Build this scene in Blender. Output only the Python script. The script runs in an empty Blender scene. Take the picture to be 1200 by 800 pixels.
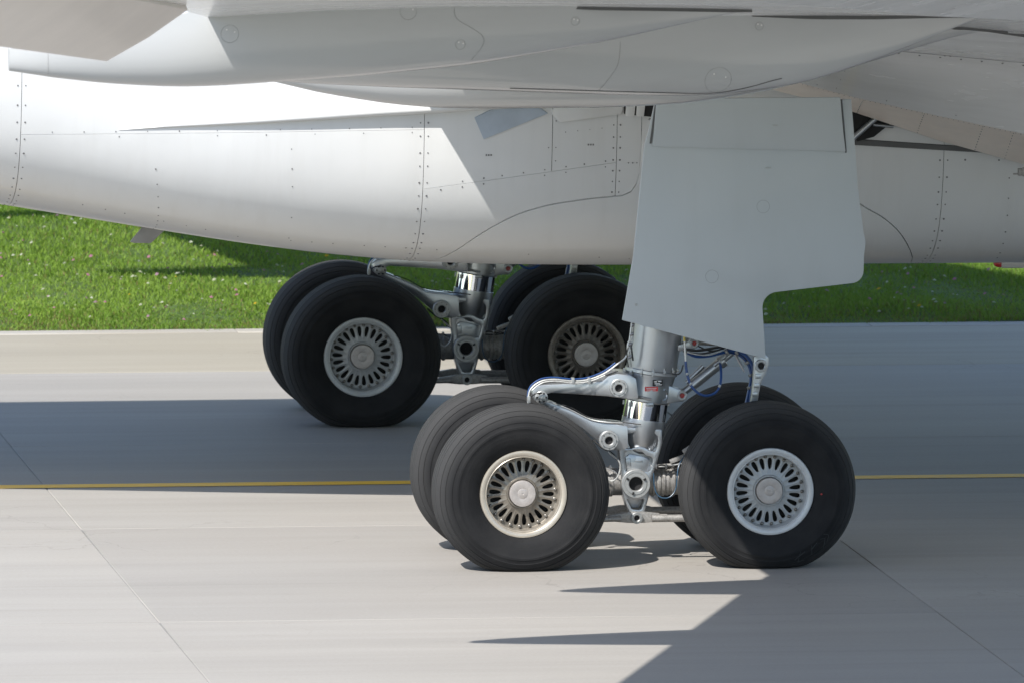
import bpy, bmesh, math, random
import numpy as np
from mathutils import Vector, Matrix

random.seed(7)
rng = np.random.default_rng(7)
scene = bpy.context.scene
COL = scene.collection
PI = math.pi

# ------------------------------------------------------------------ camera
CAM = (-14.023268, -98.807951, 11.825493)
YAW, PITCH, ROLL = 0.13136457708, 0.10084922906, 0.0036419965933
fw = Vector((math.sin(YAW) * math.cos(PITCH), math.cos(YAW) * math.cos(PITCH), -math.sin(PITCH)))
r0 = Vector((math.cos(YAW), -math.sin(YAW), 0.0))
u0 = r0.cross(fw)
cr, sr = math.cos(ROLL), math.sin(ROLL)
rt = r0 * cr + u0 * sr
up = u0 * cr - r0 * sr
cam_data = bpy.data.cameras.new("camera")
cam = bpy.data.objects.new("camera", cam_data)
COL.objects.link(cam)
M = Matrix((rt, up, -fw)).transposed().to_4x4()
M.translation = Vector(CAM)
cam.matrix_world = M
cam_data.sensor_width = 36.0
cam_data.sensor_fit = 'HORIZONTAL'
cam_data.lens = 14695.089 / 1200 * 36
cam_data.clip_start = 1.0
cam_data.clip_end = 6000
cam_data.dof.use_dof = True
cam_data.dof.focus_distance = 99.5
cam_data.dof.aperture_fstop = 6.7
scene.camera = cam

# ------------------------------------------------------------------ light
SUN = Vector((-0.61, -0.68, 1.0)).normalized()
world = bpy.data.worlds.new("World")
scene.world = world
world.use_nodes = True
wn = world.node_tree
wn.nodes.clear()
wo = wn.nodes.new('ShaderNodeOutputWorld')
wb = wn.nodes.new('ShaderNodeBackground')
ws = wn.nodes.new('ShaderNodeTexSky')
ws.sky_type = 'NISHITA'
ws.sun_disc = False
ws.sun_elevation = math.asin(SUN.z)
ws.sun_rotation = math.atan2(SUN.x, SUN.y)
ws.air_density = 1.0
ws.dust_density = 0.6
ws.ozone_density = 1.6
wb.inputs['Strength'].default_value = 0.135
wn.links.new(ws.outputs[0], wb.inputs[0])
wn.links.new(wb.outputs[0], wo.inputs[0])
sl = bpy.data.lights.new("sun", 'SUN')
sl.energy = 4.0
sl.angle = math.radians(0.5)
sl.color = (1.0, 0.965, 0.915)
so = bpy.data.objects.new("sun", sl)
COL.objects.link(so)
so.location = (-30, -30, 60)
so.rotation_euler = SUN.to_track_quat('Z', 'Y').to_euler()
scene.view_settings.view_transform = 'Standard'
scene.view_settings.look = 'None'
scene.view_settings.exposure = 0.88
scene.view_settings.gamma = 1.0
scene.render.engine = 'CYCLES'
scene.cycles.max_bounces = 8
scene.cycles.use_denoising = True


# ------------------------------------------------------------------ materials
def srgb(r, g, b):
    def c(x):
        x /= 255.0
        return x / 12.92 if x <= 0.04045 else ((x + 0.055) / 1.055) ** 2.4
    return (c(r), c(g), c(b), 1.0)


class NT:
    def __init__(self, name):
        self.m = bpy.data.materials.new(name)
        self.m.use_nodes = True
        self.t = self.m.node_tree
        self.b = self.t.nodes['Principled BSDF']

    def n(self, kind, **kw):
        x = self.t.nodes.new(kind)
        for k, v in kw.items():
            setattr(x, k, v)
        return x

    def l(self, a, b):
        self.t.links.new(a, b)


def ramp(nt, fac, stops):
    r = nt.n('ShaderNodeValToRGB')
    while len(r.color_ramp.elements) < len(stops):
        r.color_ramp.elements.new(0.5)
    for e, (p, c) in zip(r.color_ramp.elements, stops):
        e.position = p
        e.color = c if len(c) == 4 else (*c, 1)
    nt.l(fac, r.inputs[0])
    return r.outputs[0]


def noise(nt, coord, scale=(1, 1, 1), s=1.0, detail=4, rough=0.55):
    mp = nt.n('ShaderNodeMapping')
    mp.inputs['Scale'].default_value = scale
    nt.l(coord, mp.inputs[0])
    x = nt.n('ShaderNodeTexNoise')
    x.inputs['Scale'].default_value = s
    x.inputs['Detail'].default_value = detail
    x.inputs['Roughness'].default_value = rough
    nt.l(mp.outputs[0], x.inputs[0])
    return x.outputs[0]


def mix(nt, fac, a, b, mode='MIX'):
    x = nt.n('ShaderNodeMix', data_type='RGBA', blend_type=mode)
    for sock, v in ((x.inputs[0], fac), (x.inputs[6], a), (x.inputs[7], b)):
        if hasattr(v, 'node'):
            nt.l(v, sock)
        else:
            sock.default_value = v
    return x.outputs[2]


def bump(nt, h, strength=0.2, dist=0.01):
    x = nt.n('ShaderNodeBump')
    x.inputs['Strength'].default_value = strength
    x.inputs['Distance'].default_value = dist
    nt.l(h, x.inputs['Height'])
    nt.l(x.outputs[0], nt.b.inputs['Normal'])


def simple(name, col, rough=0.5, metal=0.0, var=0.12, vs=6.0, stretch=(1, 1, 1), coat=0.0, bmp=0.0, dirt=None, dirt_amt=(0.55, 0.75)):
    nt = NT(name)
    g = nt.n('ShaderNodeNewGeometry').outputs['Position']
    nz = noise(nt, g, stretch, vs, 5, 0.6)
    lo = tuple(c * (1 - var) for c in col[:3])
    hi = tuple(min(1, c * (1 + var)) for c in col[:3])
    c = ramp(nt, nz, [(0.3, lo), (0.7, hi)])
    if dirt:
        n2 = noise(nt, g, stretch, vs * 2.7, 6, 0.65)
        k = ramp(nt, n2, [(dirt_amt[0], (0, 0, 0)), (dirt_amt[1], (1, 1, 1))])
        c = mix(nt, k, c, (*dirt[:3], 1))
    nt.l(c, nt.b.inputs['Base Color'])
    rr = nt.n('ShaderNodeMapRange')
    rr.inputs[3].default_value = rough * 0.8
    rr.inputs[4].default_value = min(1, rough * 1.25)
    nt.l(nz, rr.inputs[0])
    nt.l(rr.outputs[0], nt.b.inputs['Roughness'])
    nt.b.inputs['Metallic'].default_value = metal
    nt.b.inputs['Coat Weight'].default_value = coat
    nt.b.inputs['Coat Roughness'].default_value = 0.07
    if bmp:
        bump(nt, nz, bmp, 0.01)
    return nt.m


MAT = {}
MAT['white'] = simple('white_paint', (0.59, 0.592, 0.582), 0.32, 0, 0.025, 1.3, (1, 1, 0.25), 0.25)


def streaks(m, col, amt, s=(7, 7, 0.3), lo=0.52, hi=0.82, wav=0.0):
    """faint run-off streaks and slight waviness of the skin"""
    t = m.node_tree
    nt = NT.__new__(NT)
    nt.m, nt.t, nt.b = m, t, t.nodes['Principled BSDF']
    src = nt.b.inputs['Base Color'].links[0].from_socket
    g = nt.n('ShaderNodeNewGeometry').outputs['Position']
    k = ramp(nt, noise(nt, g, s, 1.0, 5, .6), [(lo, (0, 0, 0)), (hi, (amt, amt, amt))])
    nt.l(mix(nt, k, src, (*col, 1)), nt.b.inputs['Base Color'])
    if wav:
        bump(nt, noise(nt, g, (1, 1, 1), 1.7, 2, .5), 1.0, wav)


streaks(MAT['white'], (.49, .48, .455), .3, (6, 2, .25), wav=.006)
MAT['wing'] = simple('wing_grey_paint', (0.80, 0.80, 0.785), 0.26, 0, 0.04, 1.1, (0.5, 1, 1.5), 0.5)
MAT['fairing'] = simple('fairing_paint', (0.44, 0.445, 0.44), 0.2, 0, 0.035, 1.2, (0.5, 1, 2.0), 0.6)
MAT['door'] = simple('gear_door_paint', (0.385, 0.41, 0.42), 0.42, 0, 0.03, 1.2, (1, 1, 0.5), 0.1)
streaks(MAT['door'], (.30, .31, .31), .3, (2.2, 1, .3))
streaks(MAT['fairing'], (.36, .36, .35), .4, (.3, 1, 3.0), wav=.002)
streaks(MAT['wing'], (.50, .49, .47), .5, (.35, 2.5, 1), .45, .8)
MAT['strip'] = simple('bounce_tint_panel', (0.80, 0.715, 0.63), 0.38, 0, 0.06, 3.0, (2, 1, 0.4), 0.1)  # warm bounce light from the ground put into the panel colour
MAT['flap'] = simple('flap_bounce_tint', (0.82, 0.76, 0.70), 0.4, 0, 0.05, 2.0, (0.6, 1, 1), 0.1)  # beige ground light on the underside put into the flap colour
MAT['mast'] = simple('mast_grey_paint', (0.24, 0.24, 0.235), 0.4)
MAT['gapdark'] = simple('panel_gap', (0.045, 0.045, 0.045), 0.8)
MAT['seal'] = simple('dark_sealant', (0.10, 0.10, 0.10), 0.7)
MAT['filler'] = simple('grey_joint_filler', (0.30, 0.30, 0.295), 0.7)
MAT['fastener'] = simple('fastener_steel', (0.17, 0.17, 0.17), 0.5, 0.3)
MAT['vent'] = simple('vent_panel_shade', (0.36, 0.41, 0.47), 0.35, 0.2, 0.1, 5)  # bluish shade of the tilted panel put into its colour
MAT['gear'] = simple('gear_silver_paint', (0.37, 0.385, 0.40), 0.32, 0.85, 0.05, 5, (1, 1, 1), 0.1, 0.0, (0.20, 0.195, 0.19), (0.62, 0.95))
MAT['geardirty'] = simple('soiled_gear_metal', (0.33, 0.32, 0.305), 0.5, 0.5, 0.15, 22, (1, 1, 1), 0.0, 0.15, (0.12, 0.11, 0.10), (0.45, 0.85))
MAT['steel'] = simple('bush_steel', (0.37, 0.375, 0.37), 0.4, 0.6, 0.1, 20, (1, 1, 1), 0, 0, (0.12, 0.11, 0.10), (0.6, 0.9))
MAT['chrome'] = simple('chromed_piston', (0.86, 0.87, 0.89), 0.07, 1.0, 0.02, 3)
MAT['fitting'] = simple('dark_fitting', (0.20, 0.20, 0.20), 0.35, 0.8, 0.3, 40)
MAT['dark'] = simple('black_cavity', (0.012, 0.012, 0.013), 0.8)  # black paints the shade in openings and holes; small dark bolts share it
MAT['brake'] = simple('brake_carbon', (0.02, 0.019, 0.018), 0.7, 0.2)
MAT['blue'] = simple('blue_hose', (0.012, 0.048, 0.16), 0.35, 0, 0.1, 20)
MAT['ltblue'] = simple('pale_blue_hose', (0.022, 0.06, 0.105), 0.35, 0, 0.1, 20)
MAT['hose'] = simple('braided_hose', (0.50, 0.50, 0.48), 0.4, 0.5, 0.2, 60)
MAT['blackhose'] = simple('black_hose', (0.02, 0.02, 0.02), 0.5)
MAT['yellowfit'] = simple('brass_fitting', (0.5, 0.42, 0.12), 0.4, 0.7)
MAT['red'] = simple('red_plug', (0.25, 0.02, 0.02), 0.4)
MAT['redlab'] = simple('red_placard', (0.55, 0.04, 0.04), 0.45)
MAT['blacklab'] = simple('black_placard', (0.02, 0.02, 0.022), 0.45)
MAT['print'] = simple('placard_print', (0.7, 0.68, 0.66), 0.5)
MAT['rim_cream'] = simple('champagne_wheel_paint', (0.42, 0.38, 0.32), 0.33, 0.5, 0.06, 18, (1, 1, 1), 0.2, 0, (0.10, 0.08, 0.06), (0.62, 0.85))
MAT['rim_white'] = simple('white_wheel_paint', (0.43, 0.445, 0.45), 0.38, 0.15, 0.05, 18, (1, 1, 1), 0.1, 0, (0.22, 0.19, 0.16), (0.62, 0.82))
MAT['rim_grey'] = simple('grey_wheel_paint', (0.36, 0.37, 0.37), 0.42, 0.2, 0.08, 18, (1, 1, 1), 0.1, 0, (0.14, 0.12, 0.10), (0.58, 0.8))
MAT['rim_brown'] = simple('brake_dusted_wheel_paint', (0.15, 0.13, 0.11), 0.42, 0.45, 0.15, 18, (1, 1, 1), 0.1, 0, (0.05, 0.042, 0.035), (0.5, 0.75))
MAT['cap'] = simple('hub_cap_metal', (0.36, 0.33, 0.31), 0.45, 0.4, 0.12, 30, (1, 1, 1), 0, 0, (0.30, 0.26, 0.22), (0.55, 0.75))
MAT['bolt'] = simple('wheel_bolt_steel', (0.17, 0.16, 0.145), 0.3, 0.6, 0.2, 40)
MAT['beacon'] = simple('red_beacon_lens', (0.45, 0.015, 0.02), 0.15, 0, 0.05, 5, (1, 1, 1), 0.8)
MAT['yellow'] = simple('yellow_line_paint', (0.88, 0.52, 0.02), 0.6, 0, 0.10, 5, (0.5, 3, 1), 0, 0.1, (0.40, 0.29, 0.10), (0.55, 0.8))
MAT['chalk'] = simple('chalk_mark', (0.030, 0.034, 0.035), 0.9, 0, 0.3, 60)
MAT['chalkred'] = simple('red_paint_dot', (0.35, 0.03, 0.03), 0.6)


def rubber_mat():
    nt = NT('tyre_rubber')
    o = nt.n('ShaderNodeTexCoord').outputs['Object']
    sp = nt.n('ShaderNodeSeparateXYZ')
    nt.l(o, sp.inputs[0])
    cb = nt.n('ShaderNodeCombineXYZ')
    nt.l(sp.outputs[0], cb.inputs[0])
    nt.l(sp.outputs[2], cb.inputs[1])
    ln = nt.n('ShaderNodeVectorMath', operation='LENGTH')
    nt.l(cb.outputs[0], ln.inputs[0])
    c2 = nt.n('ShaderNodeCombineXYZ')
    nt.l(ln.outputs['Value'], c2.inputs[0])
    nt.l(sp.outputs[1], c2.inputs[1])
    rings = noise(nt, c2.outputs[0], (1, 1.4, 1), 42.0, 3, 0.6)
    blot = noise(nt, o, (1, 1, 1), 4.5, 5, 0.6)
    fine = noise(nt, o, (1, 1, 1), 60.0, 3, 0.6)
    c = ramp(nt, rings, [(0.3, (0.0125, 0.0127, 0.0135)), (0.7, (0.0155, 0.0157, 0.0167))])
    k = ramp(nt, blot, [(0.40, (0, 0, 0)), (0.75, (0.4, 0.4, 0.4))])
    c = mix(nt, k, c, (0.033, 0.0325, 0.032, 1))
    # scrubbed grey tread
    mr = nt.n('ShaderNodeMapRange')
    mr.inputs[1].default_value = 0.585
    mr.inputs[2].default_value = 0.675
    mr.inputs[3].default_value = 0.0
    mr.inputs[4].default_value = 0.62
    nt.l(ln.outputs['Value'], mr.inputs[0])
    c = mix(nt, mr.outputs[0], c, (0.058, 0.0575, 0.057, 1))
    nt.l(c, nt.b.inputs['Base Color'])
    nt.b.inputs['Roughness'].default_value = 0.72
    nt.b.inputs['Specular IOR Level'].default_value = 0.10
    ad = nt.n('ShaderNodeMath', operation='ADD')
    nt.l(rings, ad.inputs[0])
    nt.l(fine, ad.inputs[1])
    bump(nt, ad.outputs[0], 0.35, 0.004)
    return nt.m


def shade_dust_rim(m, col, amt):
    """recess shade, with some brake dust, painted on the pierced disc inside the inner wall"""
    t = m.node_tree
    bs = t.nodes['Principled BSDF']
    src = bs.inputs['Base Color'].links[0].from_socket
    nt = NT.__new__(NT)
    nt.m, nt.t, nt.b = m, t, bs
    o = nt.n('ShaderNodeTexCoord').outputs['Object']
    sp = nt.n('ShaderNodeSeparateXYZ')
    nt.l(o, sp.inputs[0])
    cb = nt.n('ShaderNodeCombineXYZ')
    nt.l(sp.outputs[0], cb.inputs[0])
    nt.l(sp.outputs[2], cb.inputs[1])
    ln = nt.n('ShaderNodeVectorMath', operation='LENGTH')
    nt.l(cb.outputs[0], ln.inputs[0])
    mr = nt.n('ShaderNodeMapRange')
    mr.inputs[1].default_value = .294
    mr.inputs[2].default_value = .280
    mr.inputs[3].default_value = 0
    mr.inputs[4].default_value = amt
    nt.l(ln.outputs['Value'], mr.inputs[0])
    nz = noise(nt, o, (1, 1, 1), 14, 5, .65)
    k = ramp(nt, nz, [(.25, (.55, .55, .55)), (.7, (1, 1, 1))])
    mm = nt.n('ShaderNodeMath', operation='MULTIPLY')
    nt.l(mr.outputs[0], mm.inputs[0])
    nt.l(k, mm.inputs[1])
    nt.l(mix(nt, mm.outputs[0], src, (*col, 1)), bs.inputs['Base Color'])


shade_dust_rim(MAT['rim_cream'], (.085, .073, .060), .9)  # darker disc carries the rim wall's shade as well as dust
shade_dust_rim(MAT['rim_white'], (.20, .21, .215), .65)
shade_dust_rim(MAT['rim_grey'], (.20, .20, .20), .6)
shade_dust_rim(MAT['rim_brown'], (.06, .052, .045), .6)
MAT['rubber'] = rubber_mat()


def concrete_mat(name, base, warm, dark):
    nt = NT(name)
    g = nt.n('ShaderNodeNewGeometry').outputs['Position']
    a = noise(nt, g, (0.10, 0.9, 1), 1.6, 6, 0.62)       # long streaks along the taxi direction
    b = noise(nt, g, (0.05, 3.0, 1), 1.3, 4, 0.6)
    f = noise(nt, g, (1, 1, 1), 34.0, 5, 0.7)
    w = noise(nt, g, (0.35, 0.5, 1), 0.8, 3, 0.5)
    c = ramp(nt, a, [(0.28, tuple(x * 0.89 for x in base)), (0.72, tuple(x * 1.08 for x in base))])
    kw = ramp(nt, w, [(0.45, (0, 0, 0)), (0.75, (0.6, 0.6, 0.6))])
    c = mix(nt, kw, c, (*warm, 1))
    kb = ramp(nt, b, [(0.52, (0, 0, 0)), (0.78, (0.42, 0.42, 0.42))])
    c = mix(nt, kb, c, (*dark, 1))
    fr = ramp(nt, f, [(0.3, (0.93, 0.93, 0.93)), (0.7, (1.05, 1.05, 1.05))])
    c = mix(nt, 1.0, c, fr, 'MULTIPLY')
    sp = noise(nt, g, (0.5, 1, 1), 3.1, 8, 0.75)          # scattered stains and rubber specks
    ks = ramp(nt, sp, [(0.60, (0, 0, 0)), (0.78, (0.35, 0.35, 0.35))])
    c = mix(nt, ks, c, tuple(x * 0.62 for x in dark) + (1,))
    rm = noise(nt, g, (0.035, 2.2, 1), 1.0, 3, 0.5)       # rubber laid down along the wheel tracks
    km = ramp(nt, rm, [(0.60, (0, 0, 0)), (0.72, (0.30, 0.30, 0.30))])
    c = mix(nt, km, c, tuple(x * 0.72 for x in dark) + (1,))
    vo = nt.n('ShaderNodeTexVoronoi', feature='DISTANCE_TO_EDGE')
    vo.inputs['Scale'].default_value = 0.55
    wv = nt.n('ShaderNodeVectorMath', operation='ADD')
    nw = nt.n('ShaderNodeTexNoise')
    nw.inputs['Scale'].default_value = 1.6
    nw.inputs['Detail'].default_value = 6
    nt.l(g, nw.inputs[0])
    nt.l(g, wv.inputs[0])
    nt.l(nw.outputs['Color'], wv.inputs[1])
    nt.l(wv.outputs[0], vo.inputs['Vector'])
    kc = ramp(nt, vo.outputs['Distance'], [(0.0, (0.35, 0.35, 0.35)), (0.006, (0, 0, 0))])
    pm = ramp(nt, noise(nt, g, (1, 1, 1), 0.22, 2, 0.5), [(0.54, (0, 0, 0)), (0.60, (1, 1, 1))])
    kk = nt.n('ShaderNodeMath', operation='MULTIPLY')
    nt.l(kc, kk.inputs[0])
    nt.l(pm, kk.inputs[1])
    c = mix(nt, kk.outputs[0], c, tuple(x * 0.5 for x in dark) + (1,))
    oi = nt.n('ShaderNodeObjectInfo')
    rr = ramp(nt, oi.outputs['Random'], [(0.0, (0.92, 0.92, 0.925)), (1.0, (1.05, 1.05, 1.045))])
    c = mix(nt, 1.0, c, rr, 'MULTIPLY')
    nt.l(c, nt.b.inputs['Base Color'])
    nt.b.inputs['Roughness'].default_value = 0.72
    nt.b.inputs['Specular IOR Level'].default_value = 0.35
    bump(nt, f, 0.25, 0.004)
    return nt.m


MAT['concrete'] = concrete_mat('taxiway_concrete', (0.3067, 0.2872, 0.2602), (0.299, 0.2747, 0.242), (0.2639, 0.2455, 0.2194))
MAT['shoulder'] = concrete_mat('shoulder_concrete', (0.3159, 0.2842, 0.2273), (0.2896, 0.2565, 0.1974), (0.2317, 0.2021, 0.1589))
MAT['edging'] = concrete_mat('edge_concrete', (0.37, 0.345, 0.305), (0.297, 0.2527, 0.1928), (0.1683, 0.1361, 0.101))
MAT['bounce_apron'] = concrete_mat('bounce_apron_concrete', (0.2642, 0.2519, 0.2327), (0.2544, 0.2393, 0.2185), (0.2153, 0.2035, 0.19))
MAT['joint'] = simple('joint_sealant', (0.235, 0.228, 0.218), 0.8)


def grass_sheet_mat():
    nt = NT('grass_ground')
    g = nt.n('ShaderNodeNewGeometry').outputs['Position']
    a = noise(nt, g, (1, 1, 1), 0.6, 6, 0.65)
    b = noise(nt, g, (1, 1, 1), 9.0, 4, 0.7)
    c = ramp(nt, a, [(0.3, (0.045, 0.085, 0.012)), (0.7, (0.075, 0.125, 0.020))])
    d = ramp(nt, b, [(0.3, (0.6, 0.6, 0.6)), (0.7, (1.2, 1.15, 1.0))])
    c = mix(nt, 1.0, c, d, 'MULTIPLY')
    nt.l(c, nt.b.inputs['Base Color'])
    nt.b.inputs['Roughness'].default_value = 0.9
    bump(nt, b, 0.6, 0.05)
    return nt.m


MAT['grassland'] = grass_sheet_mat()


def blade_mat():
    nt = NT('grass_blade')
    at = nt.n('ShaderNodeAttribute', attribute_name='tint')
    nt.l(at.outputs['Color'], nt.b.inputs['Base Color'])
    nt.b.inputs['Roughness'].default_value = 0.55
    nt.b.inputs['Specular IOR Level'].default_value = 0.25
    tr = nt.n('ShaderNodeBsdfTranslucent')
    nt.l(at.outputs['Color'], tr.inputs[0])
    ms = nt.n('ShaderNodeMixShader')
    ms.inputs[0].default_value = 0.4
    out = nt.t.nodes['Material Output']
    nt.l(nt.b.outputs[0], ms.inputs[1])
    nt.l(tr.outputs[0], ms.inputs[2])
    nt.l(ms.outputs[0], out.inputs[0])
    return nt.m


MAT['blade'] = blade_mat()


# ------------------------------------------------------------------ mesh helpers
class MB:
    def __init__(self):
        self.v, self.f, self.m = [], [], []

    def add(self, vs, fs, mat=0):
        o = len(self.v)
        self.v += [tuple(x) for x in vs]
        self.f += [tuple(i + o for i in f) for f in fs]
        self.m += [mat] * len(fs)
        return self

    def mesh(self, name, mats, angle=38, flip_fix=True):
        me = bpy.data.meshes.new(name)
        me.from_pydata(self.v, [], self.f)
        for x in mats:
            me.materials.append(MAT[x])
        me.polygons.foreach_set('material_index', self.m)
        if flip_fix:
            bm = bmesh.new()
            bm.from_mesh(me)
            bmesh.ops.recalc_face_normals(bm, faces=bm.faces)
            bm.to_mesh(me)
            bm.free()
        me.shade_smooth()
        me.set_sharp_from_angle(angle=math.radians(angle))
        me.update()
        return me

    def build(self, name, mats, parent=None, loc=None, angle=38, flip_fix=True, off=None):
        if isinstance(mats, str):
            mats = [mats]
        if off is not None:
            self.v = [(a - off[0], b - off[1], c - off[2]) for a, b, c in self.v]
            loc = off
        return put(name, self.mesh(name, mats, angle, flip_fix), parent, loc)


def wloc(o):
    p = Vector(o.location)
    while o.parent:
        o = o.parent
        p += Vector(o.location)
    return p


def put(name, me, parent=None, loc=None):
    o = bpy.data.objects.new(name, me)
    COL.objects.link(o)
    L = Vector(loc) if loc is not None else Vector((0, 0, 0))
    if parent:
        o.parent = parent
        L = L - wloc(parent)
    o.location = L
    return o


def bevelled(vs, fs, w=0.006, seg=2, ang=28):
    bm = bmesh.new()
    bv = [bm.verts.new(v) for v in vs]
    for f in fs:
        bm.faces.new([bv[i] for i in f])
    bmesh.ops.recalc_face_normals(bm, faces=bm.faces)
    es = [e for e in bm.edges if len(e.link_faces) == 2 and e.calc_face_angle(0) > math.radians(ang)]
    bmesh.ops.bevel(bm, geom=es, offset=w, segments=seg, profile=0.6, affect='EDGES', clamp_overlap=True)
    bm.verts.index_update()
    V = [tuple(v.co) for v in bm.verts]
    F = [[v.index for v in f.verts] for f in bm.faces]
    bm.free()
    return V, F


def prism(b, pts, y0, y1, mat=0, bev=0.006, seg=2):
    """polygon in (x,z) extruded from y0 to y1; y0/y1 may be functions of x"""
    n = len(pts)
    g0 = y0 if callable(y0) else (lambda x, z: y0)
    g1 = y1 if callable(y1) else (lambda x, z: y1)
    vs = [(x, g0(x, z), z) for x, z in pts] + [(x, g1(x, z), z) for x, z in pts]
    fs = [tuple(range(n)), tuple(range(2 * n - 1, n - 1, -1))]
    fs += [(i, (i + 1) % n, n + (i + 1) % n, n + i) for i in range(n)]
    if bev:
        vs, fs = bevelled(vs, fs, bev, seg)
    b.add(vs, fs, mat)


def box(b, c, s, mat=0, bev=0.004, rot=None):
    x, y, z = (k / 2 for k in s)
    vs = [Vector((i * x, j * y, k * z)) for i in (-1, 1) for j in (-1, 1) for k in (-1, 1)]
    fs = [(0, 1, 3, 2), (4, 6, 7, 5), (0, 4, 5, 1), (2, 3, 7, 6), (0, 2, 6, 4), (1, 5, 7, 3)]
    if bev:
        vs, fs = bevelled(vs, fs, bev, 2)
        vs = [Vector(v) for v in vs]
    if rot is not None:
        vs = [rot @ v for v in vs]
    b.add([(v[0] + c[0], v[1] + c[1], v[2] + c[2]) for v in vs], fs, mat)


def frame(d):
    d = Vector(d).normalized()
    a = Vector((0, 0, 1)) if abs(d.z) < 0.9 else Vector((1, 0, 0))
    u = d.cross(a).normalized()
    return d, u, d.cross(u)


def lathe(b, o, d, prof, seg=24, mat=0, close=True):
    """prof: list of (radius, distance along d)"""
    d, u, w = frame(d)
    o = Vector(o)
    n = len(prof)
    vs = []
    for k in range(seg):
        a = 2 * PI * k / seg
        e = u * math.cos(a) + w * math.sin(a)
        for r, h in prof:
            vs.append(o + e * r + d * h)
    fs = []
    for k in range(seg):
        k2 = (k + 1) % seg
        for i in range(n - 1):
            fs.append((k * n + i, k * n + i + 1, k2 * n + i + 1, k2 * n + i))
    if close:
        for i in (0, n - 1):
            if prof[i][0] > 1e-6:
                fs.append(tuple(k * n + i for k in range(seg)))
    b.add(vs, fs, mat)


def cyl(b, p0, p1, r, seg=20, mat=0, r1=None, bev=0.0):
    p0, p1 = Vector(p0), Vector(p1)
    L = (p1 - p0).length
    r1 = r if r1 is None else r1
    if bev:
        prof = [(r - bev, 0), (r, bev), (r1, L - bev), (r1 - bev, L)]
    else:
        prof = [(r, 0), (r1, L)]
    lathe(b, p0, p1 - p0, prof, seg, mat)


def smooth_path(pts, sub=5):
    P = [Vector(p) for p in pts]
    out = []
    for i in range(len(P) - 1):
        a, b, c, d = P[max(0, i - 1)], P[i], P[i + 1], P[min(len(P) - 1, i + 2)]
        for k in range(sub):
            t = k / sub
            out.append(0.5 * ((2 * b) + (c - a) * t + (2 * a - 5 * b + 4 * c - d) * t * t + (3 * b - a - 3 * c + d) * t ** 3))
    out.append(P[-1])
    return out


def tube(b, pts, r, seg=8, mat=0, sub=5):
    P = smooth_path(pts, sub) if sub > 1 else [Vector(p) for p in pts]
    n = len(P)
    vs, fs = [], []
    u = None
    for i, p in enumerate(P):
        d = (P[min(i + 1, n - 1)] - P[max(i - 1, 0)]).normalized()
        if u is None:
            _, u, w = frame(d)
        else:
            u = (u - d * u.dot(d)).normalized()
            w = d.cross(u)
        for k in range(seg):
            a = 2 * PI * k / seg
            vs.append(p + (u * math.cos(a) + w * math.sin(a)) * r)
    for i in range(n - 1):
        for k in range(seg):
            k2 = (k + 1) % seg
            fs.append((i * seg + k, i * seg + k2, (i + 1) * seg + k2, (i + 1) * seg + k))
    fs.append(tuple(range(seg)))
    fs.append(tuple((n - 1) * seg + k for k in range(seg)))
    b.add(vs, fs, mat)


def loft(b, rings, mat=0, closed=True, caps=True):
    n = len(rings[0])
    vs = [p for r in rings for p in r]
    fs = []
    for i in range(len(rings) - 1):
        for k in range(n if closed else n - 1):
            k2 = (k + 1) % n
            fs.append((i * n + k, i * n + k2, (i + 1) * n + k2, (i + 1) * n + k))
    if caps:
        fs.append(tuple(range(n)))
        fs.append(tuple((len(rings) - 1) * n + k for k in range(n)))
    b.add(vs, fs, mat)


def tag(o, label=None, cat=None, group=None, kind=None):
    if label:
        o['label'] = label
    if cat:
        o['category'] = cat
    if group:
        o['group'] = group
    if kind:
        o['kind'] = kind
    return o


# ------------------------------------------------------------------ the ground
b = MB()
R = 2500
b.add([(-R, -R, -0.06), (R, -R, -0.06), (R, R, -0.06), (-R, R, -0.06)], [(0, 1, 2, 3)])
tag(b.build('ground', 'grassland', flip_fix=False), kind='structure')

b = MB()
b.add([(-60, -16.19, -0.008), (60, -16.19, -0.008), (60, 18.46, -0.008), (-60, 18.46, -0.008)], [(0, 1, 2, 3)])
taxiway = tag(b.build('taxiway', 'joint', flip_fix=False), kind='structure')


b = MB()
b.add([(-400, -48, -0.015), (400, -48, -0.015), (400, -16.2, -0.015), (-400, -16.2, -0.015)], [(0, 1, 2, 3)])  # unseen paving, added for neutral bounce light and reflections
tag(b.build('bounce_apron', 'bounce_apron', flip_fix=False), kind='structure')


def slab_mesh(sx, sy, mat):
    g = 0.003
    vs = [(x, y, z) for z in (-0.03, 0.0) for x, y in ((g, g), (sx - g, g), (sx - g, sy - g), (g, sy - g))]
    fs = [(4, 5, 6, 7)] + [(i, (i + 1) % 4, 4 + (i + 1) % 4, 4 + i) for i in range(4)]
    bb = MB()
    bb.add(*bevelled(vs, fs, 0.006, 1))
    return bb.mesh('concrete_slab', [mat])


rows = [(-16.2, 6.17, 'concrete'), (-10.03, 6.18, 'concrete'), (-3.85, 6.2, 'concrete'), (2.35, 6.19, 'concrete'),
        (8.54, 6.08, 'concrete'), (14.62, 3.48, 'shoulder'), (18.145, 0.315, 'edging')]
for y, sy, m in rows:
    sx = 6.05 if m != 'edging' else 3.025
    me = slab_mesh(sx, sy, m)
    x = -4.2 - 6.05 * 4
    while x < 32:
        put('edging_stone' if m == 'edging' else 'concrete_slab', me, taxiway, (x, y, 0))
        x += sx

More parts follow.
